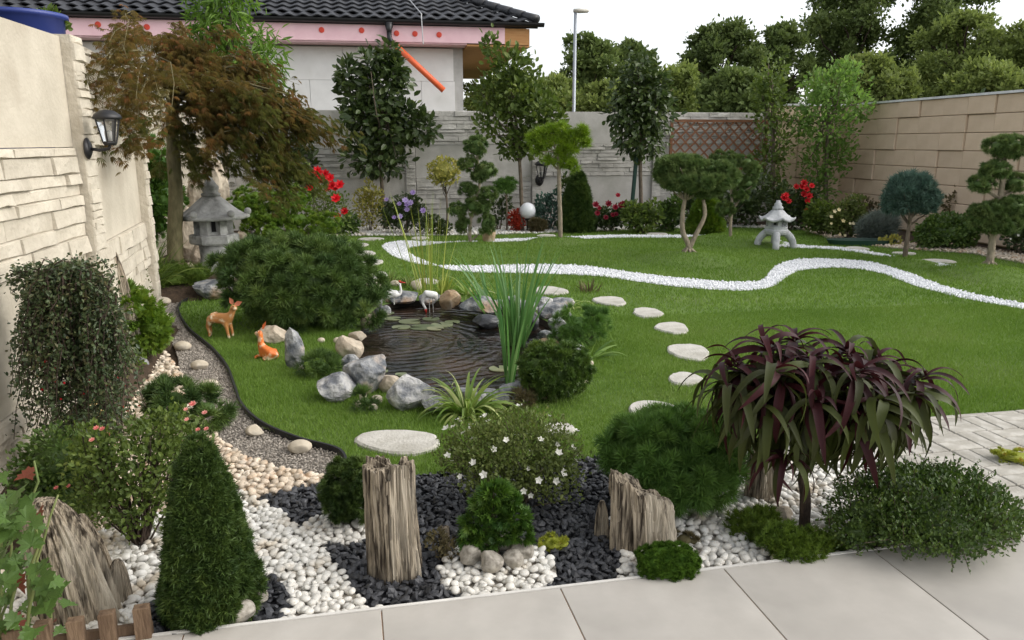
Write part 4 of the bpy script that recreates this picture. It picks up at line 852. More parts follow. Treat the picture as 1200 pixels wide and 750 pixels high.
def chamber(t, mat, r, z0, z1, n, w):
    """posts and sills around an open light chamber"""
    m = MB(); a0 = math.pi / n
    for k in range(n):
        a = 2 * math.pi * k / n; c = np.array([math.cos(a) * r, math.sin(a) * r, 0]); V, F = box(-w * .5, w * .5, -w * .5, w * .5, z0, z1); ca, sa = math.cos(a), math.sin(a); V = np.c_[V[:, 0] * ca - V[:, 1] * sa, V[:, 0] * sa + V[:, 1] * ca, V[:, 2]] + c; m.add(V, F)
    m.add(*lathe([(r * 1.02, z0), (r * 1.08, z0), (r * 1.08, z0 + (z1 - z0) * .14), (r * .9, z0 + (z1 - z0) * .14)], n)).add(*lathe([(r * .9, z1 - (z1 - z0) * .16), (r * 1.06, z1 - (z1 - z0) * .16), (r * 1.06, z1), (r * .9, z1)], n)); return m.build('light_chamber', mat, t)
b = G(256, 332); k = mpp(dep(b), 300); t = thing('stone_lantern', 'weathered grey stone lantern with curled roof among rocks and junipers', 'lantern', b, R(12)); zz = lambda v: (332 - v) * k * .985
MB().add(*lathe([(.0, -.02), (28 * k, -.02), (27 * k, zz(322)), (20 * k, zz(318)), (17 * k, zz(300)), (18 * k, zz(284)), (0, zz(284))], 24)).build('column', lant, t, True)
MB().add(*lathe([(0, zz(283.9)), (26 * k, zz(283.9)), (27.5 * k, zz(282)), (27.5 * k, zz(274)), (26 * k, zz(272.5)), (0, zz(272.5))], 6)).build('platform', lant, t)
chamber(t, lant, 17 * k, zz(272.4), zz(250), 6, 9 * k); MB().add(*lathe([(0, zz(271)), (11 * k, zz(271)), (11 * k, zz(252)), (0, zz(252))], 6)).build('chamber_core', plain('dark lantern inside', (.03, .03, .03), .9), t)
V, F = curved_roof(41 * k, 9 * k, zz(227) - zz(250), 6, .012, 4 * k); rf2 = MB().add(V + [0, 0, zz(251)], F).build('lantern_roof', lant, t, True)
for q in range(6):
    a = 2 * math.pi * q / 6; V, F = ICO[2]; MB().add(V * 4.2 * k * [1, 1, 1] + [39 * k * math.cos(a), 39 * k * math.sin(a), zz(247)], F).build('roof_scroll', lant, rf2, True)
MB().add(*lathe([(0, zz(229)), (10 * k, zz(228.5)), (11 * k, zz(226)), (8 * k, zz(224)), (9 * k, zz(221)), (9.5 * k, zz(218)), (6 * k, zz(213)), (2 * k, zz(206)), (0, zz(204))], 20)).build('finial', lant, t, True)
b = G(908, 290); k = mpp(dep(b), 270); t = thing('stone_lantern', 'pale stone snow lantern on four splayed legs on the far lawn', 'lantern', b, R(20)); zz = lambda v: (290 - v) * k * .985
for q in range(4):
    a = math.pi / 4 + q * math.pi / 2; c = np.array([math.cos(a), math.sin(a), 0]); pts = [c * 6 * k + [0, 0, zz(271.5)], c * 12 * k + [0, 0, zz(273)], c * 17.5 * k + [0, 0, zz(279)], c * 20 * k + [0, 0, zz(286)], c * 20.5 * k + [0, 0, -.03]]; MB().add(*tube(smoothline(pts, 3), np.linspace(4.6 * k, 3.6 * k, 13), 8)).build('leg', lant2, t, True)
MB().add(*lathe([(0, zz(273.5)), (13 * k, zz(273.5)), (14 * k, zz(271)), (14 * k, zz(269)), (12.5 * k, zz(267.5)), (12.5 * k, zz(264)), (0, zz(264))], 24)).build('platform', lant2, t)
chamber(t, lant2, 9.5 * k, zz(263.9), zz(256.4), 6, 4.5 * k); MB().add(*lathe([(0, zz(263)), (5.5 * k, zz(263)), (5.5 * k, zz(257)), (0, zz(257))], 6)).build('chamber_core', plain('lantern inside', (.05, .06, .06), .9), t)
V, F = curved_roof(21 * k, 5 * k, zz(243) - zz(255), 6, .05, 2.5 * k); MB().add(V + [0, 0, zz(256.3)], F).build('lantern_roof', lant2, t, True)
MB().add(*lathe([(0, zz(245)), (6 * k, zz(244.5)), (6 * k, zz(242)), (4 * k, zz(240)), (4.5 * k, zz(238)), (2.6 * k, zz(236.5)), (2.4 * k, zz(234.2)), (0, zz(234))], 16)).build('finial', lant2, t, True)
# ------------------------------------------------------------------ wall lamps and globe lamp
glassm = plain('clear lamp glass', (.9, .9, .88), .05, trans=.95); 
def wall_lamp(label, loc, s, rz):
    t = thing('wall_lamp', label, 'lamp', loc, rz)     # local: wall at y = 0, lamp out along -y
    V, F = lathe([(0, 0), (.05, 0), (.055, .012), (.03, .03), (0, .03)], 16); V = V[:, [0, 2, 1]] * [1, -1, 1.3]; MB().add(V * s, F).build('wall_plate', M['black'], t, True)
    MB().add(*tube(np.array([(0, -.02, -.0), (0, -.08, -.012), (0, -.14, .0), (0, -.15, .03)]) * s, .011 * s, 8)).build('arm', M['black'], t, True)
    c = np.array([0, -.15, 0.])
    V, F = lathe([(0, .02), (.035, .02), (.045, .035), (.045, .045), (0, .045)], 6); MB().add((V + c) * s, F).build('base_cup', M['black'], t)
    m = MB()
    for k_ in range(6):
        a = 2 * math.pi * k_ / 6; m.add(*tube((np.array([(.042 * math.cos(a), .042 * math.sin(a), .045), (.072 * math.cos(a), .072 * math.sin(a), .19)]) + c) * s, .0055 * s, 5))
    m.build('cage', M['black'], t); V, F = lathe([(.039, .046), (.067, .189)], 6); MB().add((V + c) * s, F[0]).build('glass', glassm, t)
    V, F = lathe([(.0, .185), (.082, .185), (.09, .195), (.08, .215), (.045, .24), (.0, .248)], 18); MB().add((V + c) * s, F).build('lamp_roof', M['black'], t, True); V, F = lathe([(0, .05), (.014, .05), (.016, .11), (.0, .125)], 10); MB().add((V + c) * s, F).build('bulb', plain('white bulb', (.75, .75, .72), .4), t, True)
p = WX(101, 174, XL + .06); wall_lamp('black lantern wall lamp on the near post of the cream fence', p, .86, R(90))
p = WX(207, 176, XL2 + .06); wall_lamp('black lantern wall lamp half hidden behind the maple trunk', p, 1.25, R(90))
p = WY(632, 211, YB - .05); wall_lamp('black lantern wall lamp on the grey far fence', p, 1.5, 0)
b = G(618, 272); k = mpp(dep(b), 260); t = thing('globe_lamp', 'white globe garden lamp on a black stem in the far bed', 'lamp', b)
MB().add(*lathe([(0, -.02), (3 * k, -.02), (1.2 * k, .02), (1.2 * k, 14 * k), (4 * k, 15 * k), (3.6 * k, 17 * k), (0, 17 * k)], 14)).build('stem', M['black'], t, True)
V, F = ICO[3]; MB().add(V * 9.6 * k + [0, 0, 25 * k], F).build('globe', plain('opal globe', (.72, .74, .78), .25), t, True)
for q, lb in (((471, 270), 'round white spot light under the lilac dahlias'), ((773, 268), 'round white spot light beside the dark red roses')):
    b = G(*q); k = mpp(dep(b), q[1]); t = thing('spot_light', lb, 'lamp', b); MB().add(*tube([(0, 0, -.02), (0, 0, 3 * k)], .012, 6)).build('spike', M['black'], t)
    d = np.array([-FWD[0], -FWD[1], .5]); d = nz(d); m1 = MB().add(*tube([np.array([0, 0, 5 * k]) - d * 2 * k, np.array([0, 0, 5 * k]) + d * 1 * k], 4.4 * k, 16)); m1.build('housing', M['black'], t, True); MB().add(*tube([np.array([0, 0, 5 * k]) + d * 1.02 * k, np.array([0, 0, 5 * k]) + d * 1.6 * k], 3.8 * k, 16)).build('lens', plain('white lens', (.75, .74, .68), .3), t, True)
# ------------------------------------------------------------------ figurines (skin + subdivision over one skeleton)
def skin(name, joints, edges, radii, mat, parent, root=0, sub=2):
    me = bpy.data.meshes.new(name); me.from_pydata([tuple(j) for j in joints], edges, []); me.materials.append(mat); o = link(name, me, parent)
    md = o.modifiers.new('Skin', 'SKIN'); 
    if not me.skin_vertices: me.attributes.new
    for i, s in enumerate(me.skin_vertices[0].data): s.radius = (radii[i], radii[i]) if np.ndim(radii[i]) == 0 else tuple(radii[i]); s.use_root = (i == root)
    md.use_smooth_shade = True; sd_ = o.modifiers.new('Subdivision', 'SUBSURF'); sd_.levels = sub; sd_.render_levels = sub; return o
def apply_mods(o):
    dg = bpy.context.evaluated_depsgraph_get(); me = bpy.data.meshes.new_from_object(o.evaluated_get(dg)); old = o.data; o.modifiers.clear(); o.data = me
def deerm(name, c1, c2): return surf(name, c1, c2, 5, .35, .1, 20, c3=(.72, .60, .42), s3=22, spec=.5)
def ear(t, p, d, L, w_, mat):
    d = nz(np.array(d, float)); s = nz(np.cross(d, [0, -1, .2])); n_ = np.cross(s, d); p = np.array(p)
    V = [p - s * w_ * .5, p + s * w_ * .5, p + d * L * .45 + s * w_, p + d * L, p + d * L * .45 - s * w_, p + d * L * .4 - n_ * w_ * .5]; MB().add(np.array(V), np.array([(0, 1, 5), (1, 2, 5), (2, 3, 5), (3, 4, 5), (4, 0, 5)])).build('ear', mat, t, True)
def eye(t, p, r):
    V, F = ICO[2]; MB().add(V * r + np.array(p), F).build('eye', plain('black eye', (.01, .01, .01), .2), t, True)
# standing fawn: faces right, height in metres from the photograph
b = G(262, 396); k = mpp(dep(b), 385); S = k * 40; t = thing('deer_figurine', 'tan spotted fawn figurine standing on the lawn with ears spread', 'figurine', b, -YAW + R(-12)); dm = deerm('tan glazed fawn', (.42, .17, .05), (.55, .27, .10))
J = [(-.36, 0, .62), (-.12, 0, .60), (.16, 0, .58), (.30, 0, .68), (.37, 0, .84), (.42, -.02, .96), (.55, -.12, .90),
     (-.38, .07, .50), (-.47, .07, .34), (-.44, .07, .18), (-.47, .07, .02), (-.36, -.07, .48), (-.45, -.07, .33), (-.40, -.07, .17), (-.42, -.07, .02),
     (.18, .08, .46), (.24, .08, .26), (.26, .08, .04), (.16, -.08, .44), (.20, -.08, .22), (.24, -.08, .0), (-.45, 0, .60)]
E_ = [(0, 1), (1, 2), (2, 3), (3, 4), (4, 5), (5, 6), (0, 7), (7, 8), (8, 9), (9, 10), (0, 11), (11, 12), (12, 13), (13, 14), (2, 15), (15, 16), (16, 17), (2, 18), (18, 19), (19, 20), (0, 21)]
rr = [.15, .145, .155, .115, .085, .105, .055, .10, .06, .042, .044, .10, .06, .042, .044, .075, .046, .044, .075, .046, .044, .035]
o = skin('body', np.array(J) * S, E_, np.array(rr) * S, dm, t, 1); apply_mods(o)
ear(t, np.array((.37, .05, 1.02)) * S, (-.6, .35, .6), .26 * S, .075 * S, plain('pink ear', (.6, .2, .12), .5)); ear(t, np.array((.47, -.03, 1.02)) * S, (.85, .1, .35), .26 * S, .075 * S, plain('pink inner ear', (.6, .2, .12), .5)); eye(t, np.array((.47, -.12, .98)) * S, .02 * S)
# lying fawn, head turned back and up
b = G(313, 420); k = mpp(dep(b), 410); S = k * 36; t = thing('deer_figurine', 'glossy orange fawn figurine lying down with its head turned back', 'figurine', b, -YAW + R(-35)); dm = deerm('orange glazed fawn', (.60, .13, .02), (.72, .22, .045))
J = [(.38, 0, .16), (.12, 0, .18), (-.14, 0, .24), (-.26, 0, .42), (-.24, -.02, .66), (-.22, -.02, .86), (-.40, -.10, .78),
     (.26, -.16, .10), (.06, -.20, .06), (.24, -.26, .04), (-.12, -.13, .12), (-.34, -.20, .05), (-.22, -.28, .04), (-.16, .14, .12), (-.40, .18, .05), (.48, .02, .20), (.30, .16, .10), (.10, .2, .05)]
E_ = [(0, 1), (1, 2), (2, 3), (3, 4), (4, 5), (5, 6), (0, 7), (7, 8), (8, 9), (2, 10), (10, 11), (11, 12), (2, 13), (13, 14), (0, 15), (0, 16), (16, 17)]
rr = [.16, .17, .16, .12, .09, .115, .06, .09, .045, .035, .06, .04, .034, .06, .036, .03, .09, .045]
o = skin('body', np.array(J) * S, E_, np.array(rr) * S, dm, t, 1); apply_mods(o)
em = plain('orange ear', (.62, .13, .03), .4); ear(t, np.array((-.18, .05, .95)) * S, (.05, .5, .9), .28 * S, .08 * S, em); ear(t, np.array((-.15, -.10, .92)) * S, (.8, -.6, .0), .28 * S, .08 * S, em); eye(t, np.array((-.27, -.10, .88)) * S, .02 * S)
# cranes
wm = surf('white glazed crane', (.78, .77, .74), (.86, .85, .83), 6, .4, .1, 20); rm = plain('red beak', (.55, .03, .02), .4); lm = plain('grey crane leg', (.5, .5, .47), .5)
b = D(463, 353, dep(G(463, 362))); k = mpp(dep(b), 345); S = k; t = thing('crane_figurine', 'white crane figurine with upright neck and red beak on the pond rocks', 'figurine', b, -YAW)
J = [(-9, 0, 9), (-4, 0, 10), (2, 0, 8.5), (6, 0, 8), (7.5, 0, 13), (6.6, 0, 18), (6, 0, 22), (-13, 0, 6)]
o = skin('body', np.array(J) * S, [(0, 1), (1, 2), (2, 3), (3, 4), (4, 5), (5, 6), (0, 7)], np.array([4.0, 5.2, 4.6, 2.2, 1.5, 1.3, 1.9, 1.4]) * S, wm, t, 1); apply_mods(o)
MB().add(*tube(np.array([(6.5, 0, 22.3), (9, 0, 22.6), (13, 0, 22.0)]) * S, np.array([1.2, .9, .2]) * S, 8)).build('beak', rm, t, True)
V, F = ICO[2]; MB().add(V * [1.6 * S, 1.6 * S, .9 * S] + np.array((6, 0, 24)) * S, F).build('crown', rm, t, True)
for s in (-1, 1): MB().add(*tube(np.array([(-1, 1.6 * s, 6), (-1.4, 1.6 * s, 0), (-1, 1.6 * s, -4)]) * S, .45 * S, 6)).build('leg', lm, t)
b = G(504, 366, -.05); k = mpp(dep(b), 350); S = k; t = thing('crane_figurine', 'white crane figurine bending its neck down to the water', 'figurine', b, -YAW)
J = [(6.5, 0, 20), (1.5, 0, 24), (-4, 0, 22), (-8, 0, 17), (-8.6, 0, 11), (-6, 0, 6), (-4.6, 0, 3.2), (8.5, 0, 14)]
o = skin('body', np.array(J) * S, [(0, 1), (1, 2), (2, 3), (3, 4), (4, 5), (5, 6), (0, 7)], np.array([4.2, 5.6, 4.6, 2.4, 1.7, 1.6, 1.9, 1.2]) * S, wm, t, 1); apply_mods(o)
MB().add(*tube(np.array([(-5.2, 0, 3.8), (-4.8, 0, 1.5), (-4.6, 0, -3)]) * S, np.array([1.7, 1.2, .3]) * S, 8)).build('beak', rm, t, True)
for s in (-1, 1): MB().add(*tube(np.array([(2 + s, 1.8 * s, 18), (1.4 + s * 2, 1.8 * s, 8), (2 + s * 2, 1.8 * s, -3)]) * S, .5 * S, 6)).build('leg', lm, t)
# ------------------------------------------------------------------ wooden pickets, stakes, trough, tub
b = G(60, 772); t = thing('picket_edging', 'low brown wooden picket edging in the front left corner', 'fence', (b[0], b[1], 0), R(6))
for i, (u, v) in enumerate([(18, 732), (50, 728), (84, 730), (118, 727), (156, 726)]):
    p = D(u, v, dep(b)); V, F = bevbox(-.022, .022, -.016, .016, 0, p[2] + .03, .003); V = V + [(np.dot(p - b, RGT)), 0, -.03]; MB().add(V, F).build('picket', M['stake'], t)
MB().add(*box(-.14, .28, .0165, .03, .02, .06)).build('rail', M['stake'], t)
b = G(1010, 287); k = mpp(dep(b), 283); t = thing('plant_trough', 'long low dark green plant trough in front of the white roses', 'trough', b, -YAW)
m = MB(); V, F = lathe([(.30, 0), (.36, 0), (.40, .085), (.36, .085), (.33, .03), (0, .03)], 28); m.add(V * [1.35, .5, 1], F); m.build('tub', plain('dark green plastic', (.015, .05, .035), .45), t)
p = WX(22, 14, XL - .42); p[2] -= .07; t = thing('blue_tub', 'blue plastic tub rim showing above the cream fence', 'tub', (p[0], p[1], 0)); V, F = lathe([(.18, -.75), (.21, p[2] - .3), (.24, p[2] + .03), (.26, p[2] + .035), (.26, p[2] + .06), (.235, p[2] + .06), (.21, p[2] - .2), (.0, p[2] - .2)], 32); MB().add(V, F).build('tub_wall', plain('blue plastic', (.03, .05, .22), .4), t, True)
m = MB(); bl = np.array([(.16, .08, p[2] + .02, .07, .07, .06)]); leaves(m, bl, 60, .06, LF4, up=.5); m.build('plant', M['mid'], t)
M['potent'] = leafm('potentilla leaf', (.075, .105, .025), (.16, .20, .055), (.26, .29, .10), .35, .5, .3, 6)
# ================================================================== PLANTS OF THE FRONT BEDS
def cone_tree(name, label, base, H, Rm, n, size, mat, T=TUFT_SPR, bark='bark_dark', prof=None, corem=.66):
    t = thing(name, label, 'conifer', base); prof = prof or (lambda s: (1 - s) ** .75 * min(1, .72 + s * 2.2))
    m = MB(); na, nh = 40, 26; V = []
    for i in range(nh):
        s = i / (nh - 1); a = np.linspace(0, 6.283, na, endpoint=False); r = Rm * prof(s) * corem * (.85 + .3 * vnoise(np.c_[np.cos(a) * 3, np.sin(a) * 3, np.full(na, s * 9)], 4)); V.append(np.c_[np.cos(a) * r, np.sin(a) * r, np.full(na, .01 + s * H * .96)])
    m.add(np.concatenate(V), np.array([(i * na + j, i * na + (j + 1) % na, (i + 1) * na + (j + 1) % na, (i + 1) * na + j) for i in range(nh - 1) for j in range(na)]), .15)
    s = 1 - np.sqrt(rng.random(n)) if n else 0; s = np.clip(s, 0, .985); a = rng.uniform(0, 6.283, n); pr = np.array([prof(x) for x in s]); lum = vnoise(np.c_[np.cos(a) * 3.6, np.sin(a) * 3.6, s * 10], 8)
    r = Rm * pr * (.74 + .46 * lum) * rng.uniform(.9, 1.04, n); P = np.c_[np.cos(a) * r, np.sin(a) * r, .01 + s * H + rng.normal(size=n) * .004]; o = np.c_[np.cos(a), np.sin(a), np.full(n, .75)]
    kk = 6; P = np.repeat(P, kk, 0); o = np.repeat(nz(o), kk, 0); d = nz(o * .8 + runit(n * kk) * .85); va = np.repeat(rng.random(n), kk)
    scatter(m, P + d * size * .5, d, runit(n * kk), size, T, va * .7 + rng.random(n * kk) * .3); m.build('foliage', M[mat], t)
    MB().add(*tube([(0, 0, -.03), (0, 0, H * .5)], [Rm * .09, Rm * .04], 8)).build('trunk', M[bark], t); return t
b = np.r_[tree_ring, 0.]; k = mpp(dep(b), 640); cone_tree('dwarf_spruce', 'dense dark green cone-shaped dwarf spruce ringed with black slate', b, 222 * k * .99, 57 * k, 2000, .023, 'spruce', TUFT_CONE, prof=lambda s: (1 - s) ** .68 * min(1, .78 + s * 1.6))
def pine_bush(name, label, base, lst, n, size, mat, T=TUFT_PINE, stems=9, zcut=.02, shell=.72, corem=.5, cat='pine', group=None, sprig=10, **kw):
    bl = PB(base, lst); return shrub(name, label, cat, base, bl, mat, n, size, T, group, stems, 'bark_dark', .014, corem, sprig=sprig, shell=shell, zcut=zcut, lump=.22, **kw)
pine_bush('mugo_pine', 'large spreading dark green mugo pine beside the pond', G(352, 380), [(345, 328, 78, 38), (294, 318, 38, 30, .05), (402, 336, 46, 40, .05), (330, 302, 55, 22, .1), (385, 310, 42, 26, .1), (422, 360, 26, 26, -.1), (360, 352, 52, 28, -.15)], 4600, .070, 'pine', shell=.78)
pine_bush('mugo_pine', 'rounded mid-green mugo pine beside the slanting petrified-wood slab', G(798, 588), [(790, 536, 72, 42), (748, 528, 36, 34), (836, 532, 34, 36), (790, 508, 52, 22, .05), (800, 560, 60, 28, -.08)], 3800, .046, 'pine_b', shell=.75)
pine_bush('spruce_ball', 'small ball of dark dwarf spruce behind the tall petrified-wood pillar', np.r_[bx_ring, 0.], [(410, 573, 29, 37), (398, 578, 18, 32), (420, 580, 16, 30)], 2800, .019, 'spruce', TUFT_SPR, 0, cat='conifer', zcut=.0)
pine_bush('low_pine', 'low spreading pine tips over the edge of the gravel path', G(222, 502), [(205, 470, 26, 20), (240, 480, 24, 18), (190, 485, 18, 16)], 420, .055, 'pine', TUFT_PINE, 5)
pine_bush('ball_shrub', 'tight round dark green ball shrub on the right rim of the pond', G(650, 468), [(650, 434, 38, 34), (632, 436, 22, 26, -.05), (670, 432, 20, 26, .0)], 4200, .028, 'box', TUFT_MOSS, 4, cat='shrub', corem=.66)
pine_bush('rosemary_bush', 'soft grey-green low bush behind the ball shrub', G(680, 405), [(680, 382, 28, 20), (700, 378, 12, 14), (662, 386, 14, 14)], 700, .05, 'pine_b', TUFT_LONG, 4, cat='shrub', corem=.5)
pine_bush('moss_cushion', 'round green moss cushion at the foot of the slanting stone slab', G(783, 674), [(782, 658, 36, 17)], 5200, .011, 'moss', TUFT_MOSS, 0, zcut=.0, corem=.86, cat='moss')
pine_bush('yellow_sedum', 'small clump of bright yellow sedum at the edge of the pebble ring', G(650, 642), [(648, 636, 14, 7), (660, 638, 8, 5), (640, 638, 8, 5)], 300, .014, 'sedum', TUFT_MOSS, 0, zcut=.0, corem=.8, cat='sedum')
pine_bush('sedum_patch', 'yellow and orange sedum patch growing on the block paving', G(1192, 540), [(1186, 534, 22, 6), (1208, 538, 24, 8), (1172, 530, 10, 4)], 600, .014, 'sedum', TUFT_MOSS, 0, zcut=.0, corem=.8, cat='sedum')
pine_bush('sedum_tuft', 'brownish sedum tuft beside the moss cushion', G(806, 638), [(802, 632, 12, 7), (812, 634, 8, 5)], 200, .014, 'brownshrub', TUFT_MOSS, 0, zcut=.0, corem=.7, cat='sedum')
pine_bush('pond_grass_tuft', 'small dark grass tuft in front of the pitted pond boulder', G(372, 440), [(373, 428, 18, 11), (385, 430, 10, 8)], 240, .05, 'pine', TUFT_LONG, 0, cat='plant')
pine_bush('pond_grass_tuft', 'small dark grass tuft between the cream and orange-stained boulders', G(425, 480), [(428, 470, 12, 9)], 120, .045, 'pine', TUFT_LONG, 0, cat='plant')
pine_bush('dry_tuft', 'brownish tuft between the boulders beside the ball shrub', G(618, 476), [(614, 466, 11, 8)], 120, .04, 'brownshrub', TUFT_LONG, 0, cat='plant')
# miniature hinoki in its ring of cobbles
b = G(583, 652, .02); bl = PB(b, [(578, 600, 18, 11), (556, 612, 15, 9), (602, 606, 18, 9), (580, 577, 17, 10), (553, 630, 13, 8), (612, 626, 12, 9), (592, 624, 15, 8), (570, 634, 14, 7), (565, 590, 12, 8), (598, 588, 12, 8)])
t = tree('miniature_hinoki', 'miniature hinoki cypress with fan-shaped sprays inside a cobble ring', 'conifer', b, rel(b, (583, 652), (581, 630), (579, 600)), bl, 'hinoki', 1150, .032, SPRAY, .012, 'bark_dark', 9, out=.9, up=.25, jit=.35, shell=.55, lump=.3)
b = G(520, 655); shrub('rusty_heather', 'rusty brown and green creeping twigs beside the short stump', 'shrub', b, PB(b, [(512, 632, 12, 12), (530, 645, 14, 14), (522, 655, 10, 8)]), 'brownshrub', 420, .018, LF2, stems=6, sr=.004)
b = G(915, 640); bl = PB(b, [(880, 615, 26, 16, .1), (915, 630, 30, 16, -.05), (950, 635, 26, 14, -.05), (935, 645, 28, 10, -.1), (895, 605, 18, 10, .15), (975, 640, 18, 12)])
shrub('creeping_heath', 'bright green creeping heath spreading under the purple peach tree', 'ground cover', b, bl, 'heath', 1500, .022, TUFT_SPR, stems=10, sr=.004, corem=.6, out=.6, up=.6, shell=.6, zcut=.0, lump=.3)
# spreading small-leaved shrub on the terrace edge
b = G(1085, 632); bl = PB(b, [(1085, 592, 88, 38), (1015, 600, 46, 34, -.03), (1150, 598, 48, 30), (1060, 568, 52, 22, .06), (1110, 570, 48, 24, .08), (1005, 620, 36, 18, -.1), (1100, 615, 80, 22, -.12), (1178, 612, 26, 18)])
t = shrub('cotoneaster_mound', 'wide small-leaved dark green mound spilling over the terrace edge', 'shrub', b, bl, 'box', 15000, .0155, LF4, stems=24, sr=.005, corem=.45, out=.6, up=.5, jit=.7, shell=.62, lump=.3, zcut=.012)
m = MB(); P, nn, r = blobpts(bl, 420, .95, .04, .2); tw = MB()
for p, n_ in zip(P, nn):
    d = nz(n_ + np.array([0, 0, .5]) + rng.normal(size=3) * .4); L = rng.uniform(.025, .06); q = p + d * L; tw.add(*tube([p - d * .02, (p + q) / 2, q], [.0012, .0012, .0008], 4)); kk = 7; s = rng.random(kk)[:, None]; scatter(m, p + (q - p) * s, nz(d * .4 + runit(kk)), runit(kk), .013, LF4)
tag(m.build('shoots', M['box'], t), kind='stuff'); tag(tw.build('twigs', M['bark_dark'], t), kind='stuff')
# white-flowered potentilla
b = G(612, 588); bl = PB(b, [(600, 535, 70, 40), (560, 522, 40, 34), (652, 532, 34, 36), (610, 505, 56, 26, .05), (528, 535, 18, 24), (640, 560, 44, 26, -.05), (585, 560, 44, 22, -.05)])
t = shrub('potentilla_shrub', 'loose olive-green shrub dotted with small white flowers in the slate bed', 'shrub', b, bl, 'potent', 7600, .0185, LF2, stems=34, sr=.004, out=.6, up=.5, jit=.8, shell=.35, lump=.4)
P, nn, _ = blobpts(bl, 75, .98, .1, .2)
for p, n_ in zip(P, nn): m = MB(); flowers(m, [p + n_ * .012], [n_ + np.array([0, 0, .8]) - FWD * .3], .0175, FLS); m.build('flower', M['petal_w'], t)
# ------------------------------------------------------------------ purple-leaved peach: every leaf a piece
def peach_leaf(L, w, droop, seed):
    m = MB(); strip(m, (0, 0, 0), (0, 1, .55), L, w, droop, 9, .35, .5, tip=2.2); return m
def purple_mat(nm, ca, cb):
    m, t_, bs = newmat(nm); L = t_.links.new; oi = N(t_, 'ShaderNodeObjectInfo'); tc = N(t_, 'ShaderNodeTexCoord'); sx = N(t_, 'ShaderNodeSeparateXYZ'); L(tc.outputs['Generated'], sx.inputs[0])
    ad = N(t_, 'ShaderNodeMath', operation='MULTIPLY_ADD'); L(sx.outputs[1], ad.inputs[0]); ad.inputs[1].default_value = .35; L(oi.outputs['Random'], ad.inputs[2]); mu = N(t_, 'ShaderNodeMath', operation='MULTIPLY'); L(ad.outputs[0], mu.inputs[0]); mu.inputs[1].default_value = .74
    cr = N(t_, 'ShaderNodeValToRGB'); cr.color_ramp.elements[0].color = c4(ca); cr.color_ramp.elements[1].color = c4(cb); L(mu.outputs[0], cr.inputs[0]); L(cr.outputs[0], bs.inputs['Base Color']); bs.inputs['Roughness'].default_value = .5; bs.inputs['Specular IOR Level'].default_value = .22
    tr = N(t_, 'ShaderNodeBsdfTranslucent'); ms = N(t_, 'ShaderNodeMixShader'); ms.inputs[0].default_value = .22; L(cr.outputs[0], tr.inputs[0]); L(bs.outputs[0], ms.inputs[1]); L(tr.outputs[0], ms.inputs[2]); L(ms.outputs[0], t_.nodes['Material Output'].inputs[0]); return m
pm_new = purple_mat('maroon peach leaf', (.020, .005, .007), (.058, .011, .013)); pm_old = purple_mat('olive purple peach leaf', (.022, .022, .008), (.072, .092, .020))
PL_N, PL_O = [], []
for i in range(5):
    for mt, lst, dr in ((pm_new, PL_N, 1.8 + .5 * i), (pm_old, PL_O, 3.0 + .5 * i)):
        o = peach_leaf(.235 + .02 * i, .0175, dr, i).build('leaf', mt, None, True); lst.append(o.data); bpy.data.objects.remove(o)
b = G(942, 622); t = thing('purple_peach', 'small purple-leaved peach tree with long drooping leaves on the terrace edge', 'tree', b)
tr_path = np.array(rel(b, (942, 622), (944, 585), (941, 560), (946, 530), (950, 500))); m = MB(); m.add(*tube(smoothline(tr_path, 4), np.linspace(.023, .016, 17), 10, True, .06)); m.build('trunk', M['bark_dark'], t, True)
ros = [(896, 402, 0, 1), (992, 408, .05, 1), (860, 428, -.05, 1), (950, 418, -.08, 1), (1086, 440, -.02, 1), (1012, 432, -.14, 1), (1040, 468, -.16, .7), (905, 432, -.14, .7), (930, 395, .1, 1), (1028, 420, .12, .8), (915, 540, -.16, 1), (975, 440, .14, .6), (870, 440, .12, .6), (1055, 445, .12, .6), (960, 470, -.18, .5), (900, 470, -.08, .3), (1005, 480, -.1, .3), (1050, 480, .03, .3), (945, 490, .05, .3), (870, 465, 0, .2), (985, 465, -.05, .2), (930, 450, .0, .3), (880, 480, -.1, .1), (1030, 490, -.12, .1), (960, 500, .08, .1), (1070, 462, -.08, .2), (850, 450, -.08, .2)]
sm = MB(); fork = tr_path[-1]; d0 = dep(b)
for (u, v, dd, new) in ros:
    p = D(u, v, d0 + dd) - b; a = tr_path[-2] if v > 500 else tr_path[-1] + rng.normal(size=3) * .01; limb(sm, a, p, .0085, .0035, .1, 7, 6, sag=.06); nl = 24 if v < 500 else 16
    for q in range(nl):
        az = 2.399 * q + rng.uniform(-.3, .3); lvl = q / nl; young = rng.random() < new * (1 - lvl * .75)
        el = R(50) * (1 - lvl) - R(30) * lvl + rng.normal() * .12; me = (PL_N if young else PL_O)[rng.integers(0, 5)]
        c = link('leaf', me, t); pos = p + (fork - p) * lvl * .22 + rng.normal(size=3) * .006; s = rng.uniform(.75, 1.1) * (.75 if young and lvl < .3 else 1.)
        if v > 500: s *= .8
        c.matrix_local = Matrix.Translation(pos) @ Matrix.Rotation(az, 4, 'Z') @ Matrix.Rotation(el - .5, 4, 'X') @ Matrix.Rotation(rng.normal() * .35, 4, 'Y') @ Matrix.Scale(s, 4)
sm.build('branches', M['bark_dark'], t, True)
